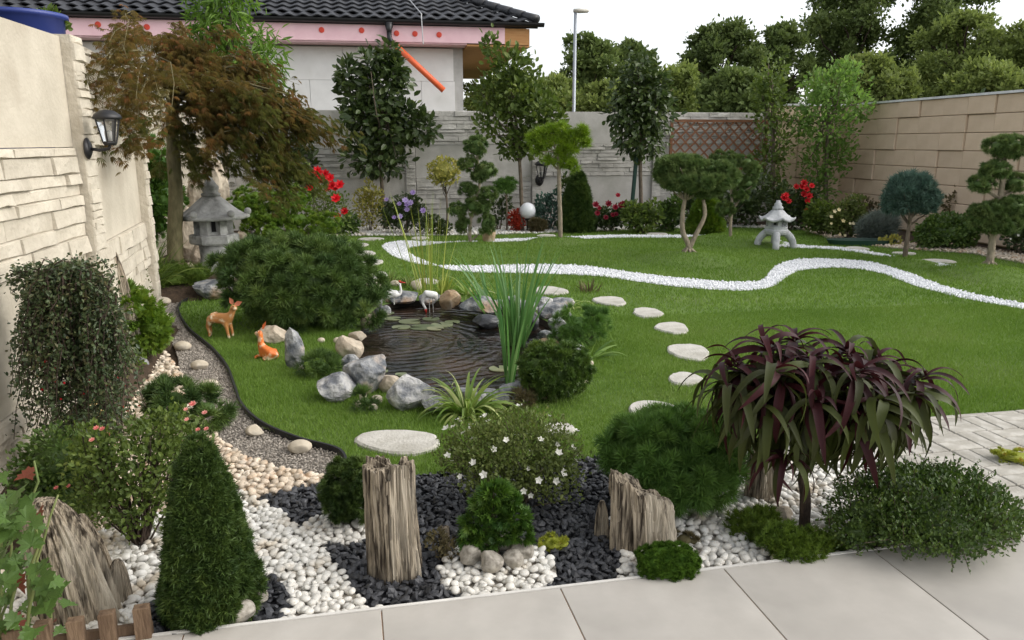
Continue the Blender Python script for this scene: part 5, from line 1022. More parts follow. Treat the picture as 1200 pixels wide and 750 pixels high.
# ------------------------------------------------------------------ variegated sedge, iris, reeds and other bladed plants (each blade a piece)
def blade_clump(name, label, cat, base, n, L, w, mat, el0, el1, droop, spread=.03, dirs=None, group=None, lv=.25, shape=True, z0=0.):
    t = thing(name, label, cat, base, group=group)
    for i in range(n):
        az = dirs[i % len(dirs)] + rng.normal() * .3 if dirs else rng.uniform(0, 6.283); el = rng.uniform(el0, el1); d = (math.cos(az) * math.cos(el), math.sin(az) * math.cos(el), math.sin(el)); m = MB(); p = np.array([math.cos(az), math.sin(az), 0]) * spread * rng.random() + [0, 0, z0 - .01]
        strip(m, p, d, L * rng.uniform(1 - lv, 1 + lv * .5), w * rng.uniform(.8, 1.2), droop * rng.uniform(.5, 1.3), 8, .25, float(rng.random()), twist=rng.normal() * .5); m.build('leaf', M[mat], t, True)
    return t
b = G(546, 486); k = mpp(dep(b), 460); blade_clump('variegated_sedge', 'arching yellow-striped sedge clump on the near pond edge', 'sedge', b, 90, 66 * k, 3.0 * k, 'sedge', R(25), R(80), 1.9, .05)
b = G(605, 404, -.05); k = mpp(dep(b), 380); t = blade_clump('iris_clump', 'tall upright sword-leaved iris clump growing in the pond', 'iris', b, 44, 112 * k, 2.3 * k, 'iris', R(62), R(88), .45, .10, lv=.5)
b = G(597, 450, -.05); k = mpp(dep(b), 430); blade_clump('iris_shoot', 'narrow iris shoot standing in the pond nearest the sedge', 'iris', b, 9, 150 * k, 2.6 * k, 'iris', R(78), R(89), .25, .03, lv=.5)
b = G(575, 372, -.05); k = mpp(dep(b), 360); blade_clump('iris_fan', 'leaning fan of iris leaves on the far pond edge', 'iris', b, 16, 84 * k, 2.2 * k, 'iris', R(48), R(75), .5, .05, [R(150), R(170), R(100), R(30)], lv=.35)
b = G(505, 352); k = mpp(dep(b), 330); blade_clump('reed_clump', 'slender yellow-green reeds rising behind the crane figurines', 'reed', b, 20, 116 * k, .9 * k, 'reed', R(74), R(89), .18, .16, lv=.3)
b = G(548, 345); k = mpp(dep(b), 335); blade_clump('pale_sedge', 'pale arching sedge behind the tan pond boulder', 'sedge', b, 34, 40 * k, 1.6 * k, 'sedge', R(25), R(70), 1.8, .05)
b = G(663, 362); k = mpp(dep(b), 350); blade_clump('pale_sedge', 'pale arching sedge above the right-hand pond rocks', 'sedge', b, 24, 34 * k, 1.8 * k, 'sedge', R(20), R(60), 1.6, .05)
b = G(690, 420); k = mpp(dep(b), 405); blade_clump('fern_clump', 'light green fern-like fronds beside the ball shrub', 'fern', b, 22, 44 * k, 2.2 * k, 'light', R(20), R(60), .8, .05)
b = G(520, 345); k = mpp(dep(b), 335); blade_clump('dry_grass', 'dry brownish grass tuft behind the bending crane', 'grass', b, 40, 28 * k, 1. * k, 'reed', R(50), R(88), .4, .06)
for i, (u, v, s) in enumerate([(455, 332, 16), (478, 335, 14)]):
    b = G(u, v); k = mpp(dep(b), v); blade_clump('low_grass', ('low olive grass tuft beside the standing crane', 'low olive grass tuft between the two cranes')[i], 'grass', b, 40, s * k, 1. * k, 'olive', R(30), R(85), .6, .10)
b = G(690, 342); k = mpp(dep(b), 335); t = blade_clump('small_spikes', 'dark small plant with thin brown flower spikes near the stepping stones', 'plant', b, 26, 16 * k, 1. * k, 'brownshrub', R(40), R(88), .3, .10)
# ------------------------------------------------------------------ left bed
b = G(95, 560); d0 = dep(b); t = thing('weeping_cotoneaster', 'dark weeping cotoneaster with arching branches against the cream fence', 'shrub', b); m, s = MB(), MB(); heads = [(60, 318), (95, 318), (120, 340), (80, 330), (45, 328), (105, 325), (130, 362), (110, 372), (85, 372), (70, 350)]
trunk = np.array(rel(b, (100, 555), (98, 470), (92, 400), (90, 335))); s.add(*tube(smoothline(trunk, 4), np.linspace(.03, .014, 13), 7))
def strand(p0, p1, n, size, sag, mb=m, st=s, r=.0035, dens=1.):
    p = limb(st, p0, p1, r, .0015, .08, 9, 4, sag=sag); L = np.linalg.norm(p1 - p0); k_ = int(n * dens); f = rng.random(k_) * .95 + .05; i = np.clip((f * 8).astype(int), 0, 7); q = p[i] + (p[i + 1] - p[i]) * (f * 8 - i)[:, None] + rng.normal(size=(k_, 3)) * .016; scatter(mb, q, runit(k_) + [0, 0, -.2], UP + runit(k_) * .8, size, LF4)
for (u, v) in heads:
    for j in range(14):
        hp = D(u + rng.normal() * 10, v + rng.normal() * 8, d0 + rng.uniform(-.2, .12)) - b; strand(trunk[-1] + rng.normal(size=3) * .04, hp, 46, .019, .15); e_ = D(u + rng.normal() * 16 + (12 if u > 85 else -10), min(v + rng.uniform(60, 190), 545), d0 + rng.uniform(-.28, .14)) - b; strand(hp, e_, 105, .019, .12)
for (u, v) in [(5, 330), (12, 345), (25, 372), (38, 400), (42, 425), (40, 455)]:
    for j in range(3): hp = D(52 + rng.normal() * 10, 325 + rng.normal() * 8, d0) - b; strand(hp, D(u + rng.normal() * 6, v + rng.normal() * 7, d0 + rng.uniform(-.1, .1)) - b, 85, .018, .1)
leaves(m, PB(b, [(95, 400, 40, 62), (105, 470, 46, 50), (85, 350, 40, 26), (90, 520, 44, 30)]), 4200, .02, LF4, shell=.3, droop=.5, lump=.4); m.build('foliage', M['coto'], t); s.build('branches', M['bark_dark'], t, True)
m2 = MB(); bl = PB(b, [(95, 430, 45, 70), (110, 480, 45, 50)]); P, _, _ = blobpts(bl, 60, .9); bud(m2, P, .006); m2.build('berries', M['petal_r'], t)
b = G(70, 605); shrub('box_bush', 'dark green box bush below the weeping cotoneaster', 'shrub', b, PB(b, [(70, 540, 44, 46), (50, 560, 34, 40), (95, 560, 34, 40), (75, 585, 46, 24, -.08)]), 'box', 5200, .019, LF4, stems=12, sr=.006, corem=.62, shell=.6, lump=.3)
b = G(165, 636); bl = PB(b, [(165, 540, 62, 48), (120, 560, 40, 50), (205, 530, 38, 42, .1), (150, 590, 52, 34, -.05), (190, 500, 40, 24, .1), (110, 520, 26, 30)])
t = shrub('rose_bush', 'twiggy miniature rose bush with pink buds beside the dwarf spruce', 'shrub', b, bl, 'mid', 4600, .021, LF4, stems=70, sr=.0045, smat='bark_dark', shell=.25, lump=.45, up=.4, jit=.8)
for u, v in [(113, 502), (120, 503), (127, 510), (138, 523), (108, 516), (218, 480), (226, 474), (240, 484), (232, 504), (80, 570), (66, 572), (117, 576), (219, 492), (242, 503)]:
    m = MB(); flowers(m, [D(u, v, dep(b) + rng.uniform(-.15, .1)) - b], [nz(np.array([0, 0, 1.]) - FWD * .5)], .013); m.build('bud', M['petal_p'], t)
b = G(122, 500); t = shrub('pale_yellow_rose', 'small shrub with pale yellow flowers below the cotoneaster', 'shrub', b, PB(b, [(120, 490, 26, 22), (140, 500, 22, 18)]), 'mid', 500, .022, LF4, stems=10, sr=.004, shell=.4); m = MB(); flowers(m, [D(u, v, dep(b) - .15) - b for u, v in [(104, 487), (109, 473), (115, 475), (121, 480), (126, 479), (118, 486), (104, 498), (112, 471)]], np.tile(nz(np.array([0, 0, .8]) - FWD), (8, 1)), .017); m.build('flowers', M['petal_y'], t)
b = G(160, 412, .1); shrub('bright_cypress', 'bright green low cypress between fence and gravel path', 'conifer', b, PB(b, [(150, 365, 34, 26), (175, 385, 24, 20), (140, 350, 22, 18), (165, 400, 28, 14), (125, 380, 20, 24)]), 'cypress', 1900, .045, SPRAY, stems=7, sr=.007, corem=.55, out=.9, up=.2, jit=.35, shell=.6, lump=.35)
# big-leaved bramble in the near corner
def lobed(seed):
    g = np.random.default_rng(seed); V = [(0, 0, 0)]; n = 15
    for i in range(n):
        a = -2.2 + 4.4 * i / (n - 1); r = (.55 + .35 * abs(math.cos(a * 1.25))) * (1 + .16 * (-1) ** i); V.append((r * math.sin(a), .25 + r * math.cos(a) * .95, .10 * abs(math.sin(a)) + g.normal() * .03))
    return np.array(V), np.array([(0, i + 1, i + 2) for i in range(n - 1)])
bm_g = leafm('bramble leaf', (.045, .09, .02), (.09, .16, .035), (.16, .23, .07), .3, .45, .4, 9); bm_r = leafm('reddened bramble leaf', (.12, .03, .02), (.22, .06, .03), None, .3, .45, .4, 9); LOB = [meshonly(*lobed(i), 'leaf', bm_g, False) for i in range(3)] + [meshonly(*lobed(7), 'leaf', bm_r, False)]
b = G(25, 775); d0 = dep(b); t = thing('bramble', 'leafy bramble with a few red leaves in the front left corner', 'plant', b); s = MB()
for (u0, v0), (u1, v1) in [((30, 760), (50, 520)), ((5, 760), (-5, 560)), ((40, 770), (85, 560)), ((60, 770), (66, 665)), ((20, 770), (15, 600)), ((0, 770), (30, 640))]:
    limb(s, D(u0, v0 + 15, d0) - b, D(u1 * .8, v1 + 20, d0 + .05) - b, .006, .003, .12, 9, 6)
s.build('canes', surf('green cane', (.1, .14, .04), (.2, .22, .08), 8, .6, .1), t, True)
spots = [(rng.uniform(-15, 62), rng.uniform(585, 752)) for _ in range(110)] + [(20, 575), (38, 588), (8, 560), (45, 600), (30, 560), (75, 690), (80, 710), (62, 680), (85, 735), (70, 742)]
for i, (u, v) in enumerate(spots):
    if u > 40 and v < 660 and i < 110: u -= 40
    p = D(u, v, d0 + rng.uniform(-.12, .10)) - b; c = link('leaf', LOB[3] if rng.random() < .10 else LOB[rng.integers(0, 3)], t); q = (Vector(-FWD) * .6 + Vector((rng.normal() * .6, rng.normal() * .6, .9))).normalized().to_track_quat('Z', 'Y'); c.matrix_local = Matrix.Translation(p) @ q.to_matrix().to_4x4() @ Matrix.Rotation(rng.uniform(0, 6.28), 4, 'Z') @ Matrix.Scale(rng.uniform(.022, .042), 4)

b = G(150, 440, .05); shrub('bank_cover', 'low green cover plants on the bank below the cream fence', 'ground cover', b, PB(b, [(140, 425, 24, 14, .1), (165, 395, 18, 12, .5), (125, 445, 22, 14, 0), (180, 372, 12, 9, 1.0), (172, 358, 12, 8, 1.3), (150, 408, 20, 14, .3)]), 'heath', 2600, .026, LF4, stems=0, shell=.3, lump=.4, zcut=.0)
# ================================================================== PLANTS FARTHER BACK
# lace-leaf maple
b = MAPLE; d0 = dep(b); t = thing('lace_maple', 'rust and olive lace-leaf maple arching over the stone lantern', 'tree', b)
tp = np.array(rel(b, (206, 316), (205, 280), (206, 230), (203, 180), (202, 140), (204, 108))); MB().add(*tube(smoothline(tp, 4), np.linspace(9 * mpp(d0), 6 * mpp(d0), 21), 10, True, .04)).build('trunk', M['bark_maple'], t, True)
tips = [(128, 68, -.2), (150, 60, .2), (180, 52, .1), (200, 52, 0), (240, 58, -.2), (275, 66, .2), (305, 84, 0), (335, 110, -.2), (368, 142, .0), (350, 165, .3), (330, 195, -.3), (345, 225, 0), (300, 215, -.4), (290, 170, -.5), (255, 130, -.5), (225, 100, -.5), (165, 110, -.4), (130, 118, -.3), (140, 150, -.1), (122, 95, .2), (155, 150, -.3), (300, 120, -.4), (265, 190, -.4), (320, 150, -.5), (180, 85, -.4), (365, 170, .2), (270, 95, .4), (230, 205, -.2), (170, 180, -.2), (350, 205, .2), (250, 160, -.3)]
m, s, mg = MB(), MB(), MB()
for (u, v, dd) in tips:
    if u < 172: dd = min(dd, (4.75 if u < 135 else 5.1) - d0)
    a = tp[-1] + (tp[-2] - tp[-1]) * rng.random() * .8; e_ = D(u, v, d0 + dd) - b; p = limb(s, a, e_, .02, .005, .1 if u >= 172 else .03, 9, 6, sag=.16 if u >= 172 else .05)
    near0 = dep(b + e_) / d0
    for j in range(6 if near0 > .8 else 4):
        i0 = rng.integers(3, 8); q = e_ + rng.normal(size=3) * np.array([.22, .22, .10]) * near0 + [0, 0, -.04]; pp = limb(s, p[i0], q, .005, .0015, .1, 6, 4, sag=.12)
        kk = 46; near_ = dep(b + e_) / d0; f = rng.random(kk) * .8 + .2; i1 = np.clip((f * 5).astype(int), 0, 4); P = pp[i1] + (pp[i1 + 1] - pp[i1]) * (f * 5 - i1)[:, None] + rng.normal(size=(kk, 3)) * [.05, .05, .03]; outd = nz(np.array([*(q - tp[-1])[:2], 0])); high = v + rng.normal() * 25 < 165 and u > 120
        scatter(m if high else mg, P, outd * .45 + runit(kk) * .45 + [0, 0, -.55], UP + outd * .3 + runit(kk) * .4, .078 * near_, LACE)
m.build('crown', M['maple'], t); mg.build('lower_crown', M['maple_g'], t); s.build('branches', M['bark_maple'], t, True)
# tall green peach behind it, thuja and grass by the fence
b = G(262, 288); tree('peach_tree', 'tall bright green peach tree rising behind the lace maple', 'tree', b, rel(b, (262, 288), (264, 200), (266, 100), (268, 40)), PB(b, [(262, 18, 34, 36), (288, 55, 38, 40), (250, 60, 36, 36), (290, 95, 40, 36), (315, 75, 20, 30), (262, -25, 40, 36), (235, 30, 18, 24), (220, 48, 14, 14)]), 'willow', 2600, .16, LFN, .05, 'bark', 14, out=.5, up=.1, droop=.5, jit=.5, shell=.3, lump=.4)
b = G(172, 312, .0); shrub('thuja_hedge', 'dark green thuja bush against the cream fence behind the maple', 'conifer', b, PB(b, [(172, 215, 24, 34), (160, 185, 16, 24), (190, 235, 24, 34), (165, 255, 26, 34), (185, 190, 16, 26), (150, 235, 14, 26)]), 'hinoki', 2600, .07, SPRAY, stems=8, sr=.01, corem=.6, out=.9, up=.3, jit=.4, shell=.55, lump=.3)
b = G(168, 334, .30); k = mpp(dep(b), 290); blade_clump('fountain_grass', 'arching green fountain grass at the foot of the cream fence', 'grass', b, 170, 62 * k, 1.2 * k, 'mid', R(40), R(86), 1.1, .16, lv=.35)
b = G(150, 352, .28); shrub('olive_shrub', 'low olive shrub beside the weathered root stones', 'shrub', b, PB(b, [(150, 325, 20, 18), (140, 338, 18, 12), (163, 340, 14, 12)]), 'olive', 700, .03, LF4, stems=8, sr=.004, shell=.4)
b = G(205, 338, .06); bl = PB(b, [(205, 326, 36, 12), (185, 332, 22, 10), (228, 322, 22, 12), (200, 316, 24, 10, .2)]); shrub('creeping_grass', 'low grassy ground cover under the lace maple', 'ground cover', b, bl, 'heath', 900, .05, TUFT_LONG, stems=0, corem=.7, up=.8, out=.3, zcut=0.)
b = G(238, 292); shrub('orange_heather', 'small orange-brown heather beside the stone lantern', 'shrub', b, PB(b, [(236, 278, 10, 13), (230, 285, 8, 8)]), 'redleaf', 160, .035, TUFT_SPR, stems=3, sr=.004)
# cloud junipers behind the mugo
b = G(330, 300); bl = PB(b, [(300, 232, 24, 16, .3), (325, 242, 26, 16, .1), (350, 258, 22, 16), (290, 255, 22, 16), (345, 232, 18, 14, .3), (372, 272, 20, 16), (320, 272, 28, 16, -.1), (385, 262, 14, 12), (280, 240, 14, 14), (365, 290, 24, 12), (310, 255, 22, 12)])
shrub('juniper_mound', 'bright green juniper with rounded pads behind the large mugo pine', 'conifer', b, bl, 'cypress', 6500, .036, TUFT_SPR, stems=9, sr=.012, corem=.45, sprig=9, shell=.7, lump=.2)
b = G(378, 283); bl = PB(b, [(375, 235, 24, 34), (395, 250, 18, 26), (360, 222, 18, 20), (370, 262, 24, 18), (350, 205, 14, 14)]); t = shrub('red_rose_bush', 'tall rose bush covered in bright red blooms beside the lace maple', 'shrub', b, bl, 'mid', 1900, .05, LF4, stems=12, sr=.008, shell=.3, lump=.4)
for u, v in [(364, 202), (372, 200), (381, 204), (387, 209), (384, 222), (393, 221), (398, 217), (374, 206), (363, 220), (404, 248), (394, 233), (396, 254), (389, 218), (378, 211)]:
    m = MB(); flowers(m, [D(u, v, dep(b) - .25) - b], [nz(np.array([0, 0, .6]) - FWD)], 5.6 * mpp(dep(b))); m.build('bloom', M['petal_r'], t)
b = G(345, 268); shrub('rhododendron', 'dark long-leaved rhododendron between the maple and the red roses', 'shrub', b, PB(b, [(345, 160, 22, 30), (330, 185, 22, 26), (355, 195, 18, 26), (340, 130, 12, 20)]), 'dark', 520, .17, LFN, stems=7, sr=.015, shell=.4, w=1.7)
# ------------------------------------------------------------------ trees along the far fence
def ftree(label, base, path, lst, mat, n, size, T=LF4, r=2.6, **kw):
    b = G(*base); k = mpp(dep(b)); return tree('fruit_tree', label, 'tree', b, rel(b, *path), PB(b, lst), mat, n, size, T, r * k, 'bark', 16, shell=.3, lump=.35, fuzz=.15, **kw)
ftree('dense dark-leaved magnolia tree in front of the white house', (452, 270), [(452, 270), (449, 235), (446, 190), (445, 120)], [(446, 100, 26, 30), (430, 140, 26, 34), (455, 150, 32, 34), (440, 185, 34, 22), (412, 120, 12, 30), (432, 75, 14, 20), (462, 88, 18, 24), (495, 150, 18, 16), (478, 140, 20, 22), (455, 65, 10, 16), (405, 90, 10, 20)], 'dark', 2700, .14, droop=.25)
ftree('forked plum tree with loose green crown at the far fence', (612, 272), [(612, 272), (611, 230), (609, 190), (606, 150)], [(605, 110, 36, 34), (580, 140, 24, 24), (630, 130, 30, 30), (600, 80, 26, 24), (625, 160, 22, 22), (570, 110, 16, 20), (612, 165, 18, 18), (650, 140, 14, 14), (575, 55, 10, 18), (598, 175, 14, 14)], 'mid', 2900, .10)
ftree('staked pear tree with dark hanging leaves beside the trellis', (752, 268), [(752, 268), (751, 225), (750, 180), (750, 110)], [(750, 110, 28, 30), (738, 140, 26, 26), (765, 135, 24, 28), (752, 165, 28, 22), (748, 82, 20, 24), (770, 105, 16, 26), (730, 115, 16, 20), (722, 135, 12, 10)], 'dark', 2600, .11, droop=.5)
b = G(738, 268); tag(MB().add(*tube([D(738, 268, dep(b)) - b - [0, 0, .05], D(748, 160, dep(b)) - b], 2.4 * mpp(dep(b)), 8)).build('tree_stake', plain('dark green stake', (.012, .05, .035), .5)), 'leaning dark green stake tied to the pear tree', 'stake').location = b
ftree('slender light green tree at the corner of the block wall', (905, 262), [(905, 262), (906, 210), (906, 150), (905, 100)], [(905, 95, 16, 30), (898, 130, 16, 30), (912, 165, 18, 30), (900, 195, 20, 26), (908, 225, 18, 20), (892, 105, 10, 20), (915, 120, 10, 20)], 'mid', 1700, .085)
ftree('light green young tree in front of the block wall', (968, 262), [(968, 262), (968, 210), (970, 150), (972, 110)], [(975, 100, 34, 24), (955, 125, 26, 26), (1000, 120, 22, 24), (970, 150, 34, 26), (960, 190, 26, 26), (985, 180, 18, 22), (960, 225, 20, 22), (940, 145, 14, 18), (990, 82, 18, 14), (1012, 130, 10, 12)], 'light', 2900, .085)
b = G(1140, 268); bl = np.array([(0, .0, 0, 0, 0, 0)] * 0)
bl = PB(b, [(1140, 130, 28, 20), (1125, 160, 22, 26), (1150, 160, 18, 26), (1118, 200, 17, 28), (1135, 195, 18, 22), (1110, 125, 10, 12), (1120, 235, 12, 14), (1160, 140, 10, 22)], .35); bl[:, 1] += .15
t = shrub('ivy_climber', 'dark ivy column climbing over the block wall beside thin canes', 'climber', b, bl, 'ivy', 2300, .10, LF4, stems=8, sr=.012, shell=.4, droop=.5, lump=.3)
for u0, v0, u1, v1 in ((1101, 258, 1113, 200), (1093, 262, 1105, 215)):
    MB().add(*tube([D(u0, v0, dep(b) - .2) - b, D(u1, v1, dep(b) - .2) - b], .012, 6)).build('cane', M['bark_pale'], t)
# ------------------------------------------------------------------ clipped and standard trees
def niwaki(label, base, path, pads, mat, r, n=260, size=.07, bark='bark_pale', T=TUFT_SPR, roots=False, limb_r=.35, flat=1., name='cloud_pruned_tree'):
    b = G(*base); t = thing(name, label, 'tree', b); d0 = dep(b); k = mpp(d0); P = smoothline(np.array(rel(b, *path)), 4); MB().add(*tube(P, np.linspace(r * k, r * k * .6, len(P)), 9, True, .07)).build('trunk', M[bark], t, True); s = MB()
    for i, q in enumerate(pads):
        bl = PB(b, [q]); bl[0, 3:6] *= [.86, .86, .80]; c = bl[0, :3]; bl[0, 4] = bl[0, 3] * .85
        j = int(np.argmin(np.linalg.norm(P - (c - [0, 0, bl[0, 5] * 1.2]), axis=1))); 
        for z in range(3): limb(s, P[max(0, j - 1)], c + rng.normal(size=3) * bl[0, 3:6] * [.45, .45, .1] - [0, 0, bl[0, 5] * .4], r * k * limb_r, r * k * .12, .12, 6, 5)
        m = MB(); core(m, bl, .80, .1); area = bl[0, 3] * bl[0, 4] * 4; clumped(m, bl, int(n * max(area, .05) / .10), size * .95, T, 7, .5, .92, None, .12); m.build('foliage_pad', M[mat], t)
    s.build('branches', M[bark], t, True)
    if roots:
        m = MB()
        for a in np.linspace(0, 6.28, 9): e_ = np.array([math.cos(a), math.sin(a) * .8, 0]) * 22 * k * rng.uniform(.6, 1.1); m.add(*tube(smoothline([np.array([0, 0, 14 * k]), e_ * .35 + [0, 0, 8 * k], e_ + [0, 0, .5 * k]], 3), np.linspace(r * k * .5, r * k * .2, 7), 6, True, .1))
        m.build('roots', M[bark], t, True)
    return t
def lift(base): return mound_h(np.array([G(*base)]))[0]
niwaki('cloud-pruned juniper with a round ball on top in the far bed', (552, 288), [(551, 288), (551, 262), (556, 240), (562, 215), (560, 190), (559, 176)], [(558, 173, 14.5, 13), (548, 193, 11, 7), (570, 200, 12, 8), (562, 206, 9, 6), (548, 222, 11, 7), (572, 228, 10, 8), (555, 242, 12, 10), (536, 246, 10, 9), (570, 264, 9, 13), (543, 264, 7, 9), (565, 243, 9, 7)], 'juniper', 2.0, 420, .05)
niwaki('cloud-pruned juniper with twin trunk and flat layered crown on the lawn', (806, 303), [(806, 305), (808, 290), (800, 272), (800, 250), (803, 232)], [(800, 193, 30, 9), (788, 204, 22, 11), (838, 200, 24, 10), (815, 212, 46, 10), (850, 207, 16, 9), (790, 198, 20, 12), (825, 222, 22, 7)], 'juniper', 3.6, 420, .06, roots=True)
b = G(806, 303)
t2 = [o for o in bpy.data.objects if o.name.startswith('cloud_pruned_tree')][-1]; kk = mpp(dep(b)); MB().add(*tube(smoothline(rel(b, (807, 292), (818, 270), (826, 252), (824, 234)), 4), np.linspace(3 * kk, 2 * kk, 13), 8, True, .07)).build('trunk', M['bark_pale'], t2, True)
niwaki('ball-topped pompon juniper behind the flat-crowned one', (858, 284), [(856, 286), (856, 262), (858, 240), (856, 220)], [(842, 186, 9, 8.5), (858, 187, 8, 8.5), (875, 192, 9, 10), (882, 200, 8.5, 9), (868, 228, 10, 9), (850, 245, 10, 9), (862, 212, 12, 8), (875, 215, 10, 7)], 'juniper', 2.2, 420, .05)
niwaki('cloud-pruned pine with tiered pads and exposed roots near the right wall', (1158, 318), [(1158, 321), (1162, 290), (1166, 262), (1172, 232), (1176, 205), (1180, 190)], [(1180, 172, 26, 13), (1166, 199, 17, 9), (1150, 216, 14, 8), (1190, 214, 13, 9), (1184, 240, 20, 9), (1158, 248, 22, 10), (1170, 262, 28, 11), (1150, 259, 16, 9), (1200, 250, 14, 12)], 'juniper', 4.2, 420, .05, roots=True)
b = G(1062, 306); tree('standard_blue_spruce', 'round-headed blue spruce on a bare grey stem', 'conifer', b, rel(b, (1060, 306), (1063, 280), (1068, 250)), PB(b, [(1068, 228, 30, 20), (1050, 236, 16, 14), (1086, 236, 14, 14), (1068, 216, 22, 12)]), 'juniper_blue', 1100, .075, TUFT_SPR, 3.0 * mpp(dep(b)), 'bark', 10, None, .65, out=.6, up=.5, jit=.5, shell=.7, lump=.25)
b = G(657, 282); tree('standard_lime_pine', 'lime-yellow pine grafted on a tall bare stem', 'pine', b, rel(b, (657, 283), (656, 240), (655, 200), (654, 178)), PB(b, [(634, 158, 8, 6), (647, 154, 8, 6), (658, 152, 8, 6), (670, 160, 8, 6), (681, 155, 7, 7), (686, 165, 5, 6), (640, 168, 8, 5), (655, 166, 8, 5), (668, 174, 8, 6), (644, 188, 7, 5), (664, 190, 8, 6), (672, 196, 6, 5), (625, 164, 7, 5), (630, 176, 6, 4), (656, 180, 6, 5)]), 'lime', 640, .10, TUFT_PINE, 2.8 * mpp(dep(b)), 'bark_pale', 14, None, None, out=.7, up=.5, jit=.5, shell=.5, lump=.3)
b = G(522, 276); tree('standard_euonymus', 'ball of yellow variegated euonymus on a thin stem', 'tree', b, rel(b, (523, 276), (524, 245), (522, 216)), PB(b, [(520, 201, 19, 16)]), 'yellow', 700, .05, LF4, 1.3 * mpp(dep(b)), 'bark', 8, None, .7, shell=.75, lump=.15)
b = G(593, 272); tree('standard_pine', 'small green pine ball on a thin bare stem in the far bed', 'pine', b, rel(b, (594, 272), (594, 245), (593, 225)), PB(b, [(588, 216, 9, 6), (597, 214, 9, 6), (592, 220, 11, 6)]), 'pine_b', 300, .06, TUFT_PINE, 1.3 * mpp(dep(b)), 'bark', 5, None, .6, shell=.7)
# ------------------------------------------------------------------ shrubs of the far beds
def fs(name, label, base, lst, mat, n, size, T=LF4, cat='shrub', **kw):
    b = G(*base); return b, shrub(name, label, cat, b, PB(b, lst, .7), mat, n, size, T, **kw)
fs('yellow_euonymus', 'upright yellow-variegated euonymus at the foot of the magnolia', (434, 272), [(433, 245, 17, 22), (425, 232, 10, 14), (440, 235, 10, 16), (433, 222, 7, 10)], 'yellow', 900, .055, stems=7, sr=.006, shell=.4, lump=.35)
def blooms(b, t, pts, mat, rpx, T=FLW, nearer=.22):
    for u, v in pts:
        m = MB(); flowers(m, [D(u, v, dep(b) - nearer) - b], [nz(np.array([0, 0, .6]) - FWD)], rpx * mpp(dep(b)), T); m.build('bloom', M[mat], t)
b, t = fs('dahlia_bush', 'dark leafy dahlia bush with lilac flower heads', (475, 275), [(472, 248, 22, 20), (488, 252, 14, 16), (458, 252, 12, 16), (480, 235, 10, 9)], 'dark', 1000, .065, stems=6, corem=.5, shell=.4); blooms(b, t, [(453, 234), (475, 235), (468, 239), (477, 240), (481, 238), (477, 246), (462, 255), (469, 254), (484, 226), (496, 247)], 'petal_v', 3.6)
fs('green_shrub', 'low dark shrub behind the red-leaved one', (585, 270), [(580, 248, 14, 14), (592, 240, 8, 10)], 'dark', 450, .06, stems=4)
fs('red_leaved_shrub', 'small upright shrub with flame-red leaves beside the globe lamp', (606, 272), [(606, 258, 10, 13)], 'redleaf', 420, .05, stems=4, corem=.6)
fs('heather_cushion', 'brown-green heather cushion beside the globe lamp', (632, 273), [(630, 264, 11, 8)], 'brownshrub', 300, .05, TUFT_SPR, stems=0, corem=.6)
b, t = fs('climbing_rose', 'blue-green rose bush behind the lime pine stem', (643, 270), [(642, 250, 16, 18), (650, 235, 10, 12), (636, 240, 9, 12)], 'juniper_blue', 800, .065, stems=6, shell=.35)
b = G(676, 272); cone_tree('cone_conifer', 'dark green cone-shaped conifer in the far bed', b, 68 * mpp(dep(b)), 20 * mpp(dep(b)), 1100, .07, 'spruce')
fs('tall_dark_climber', 'dark leafy climber behind the cone conifer', (668, 268), [(666, 222, 11, 14), (672, 240, 12, 14)], 'ivy', 400, .09, stems=3)
b, t = fs('dark_rose_bush', 'rose bush with dark crimson blooms below the pear tree', (716, 272), [(712, 255, 18, 14), (728, 252, 10, 14), (700, 256, 10, 12)], 'dark', 900, .06, stems=6, corem=.5, shell=.4); blooms(b, t, [(700, 250), (710, 255), (718, 252), (722, 251), (728, 241), (721, 243), (713, 239), (724, 229), (702, 244), (730, 238), (698, 240)], 'petal_dr', 4.)
fs('leafy_hydrangea', 'light green leafy shrub at the foot of the pear tree', (752, 274), [(750, 256, 20, 16), (740, 248, 12, 12), (765, 250, 12, 14)], 'mid', 850, .08, stems=6, corem=.5)
fs('dark_laurel', 'dark glossy laurel between the pear tree and the clipped juniper', (780, 272), [(780, 254, 16, 18), (790, 246, 12, 16)], 'box', 800, .07, stems=5, corem=.5)
b = G(826, 274); cone_tree('golden_cypress', 'bright yellow-green cypress behind the clipped juniper trunks', b, 46 * mpp(dep(b)), 18 * mpp(dep(b)), 700, .09, 'cypress', SPRAY)
fs('dark_hedge', 'dark leafy bushes behind the pompon juniper', (845, 266), [(845, 240, 26, 26), (880, 235, 26, 30), (815, 235, 24, 24)], 'dark', 1500, .09, stems=6, corem=.55)
b, t = fs('red_rose_bush', 'rose bush with scarlet blooms behind the pale stone lantern', (925, 270), [(930, 245, 20, 22), (915, 235, 14, 20), (945, 235, 12, 24)], 'dark', 1300, .075, stems=7, corem=.5); blooms(b, t, [(933, 219), (942, 215), (945, 222), (942, 228), (948, 230), (919, 232), (924, 236), (946, 236), (940, 219), (921, 229), (946, 247), (951, 218)], 'petal_r', 5.)
fs('azalea', 'light green azalea beside the scarlet roses', (965, 276), [(962, 252, 18, 18), (975, 258, 14, 14), (952, 258, 10, 14)], 'mid', 1000, .07, stems=6, corem=.55)
b, t = fs('white_rose_bush', 'bushy rose with small cream flowers behind the green trough', (995, 281), [(990, 256, 20, 20), (1005, 260, 14, 16), (978, 262, 10, 14), (1000, 240, 14, 12)], 'olive', 1300, .06, stems=8, corem=.45); blooms(b, t, [(974, 254), (974, 262), (983, 246), (988, 259), (996, 262), (1000, 262), (984, 275), (978, 248), (1004, 270), (990, 276)], 'petal_y', 2.4, FLS)
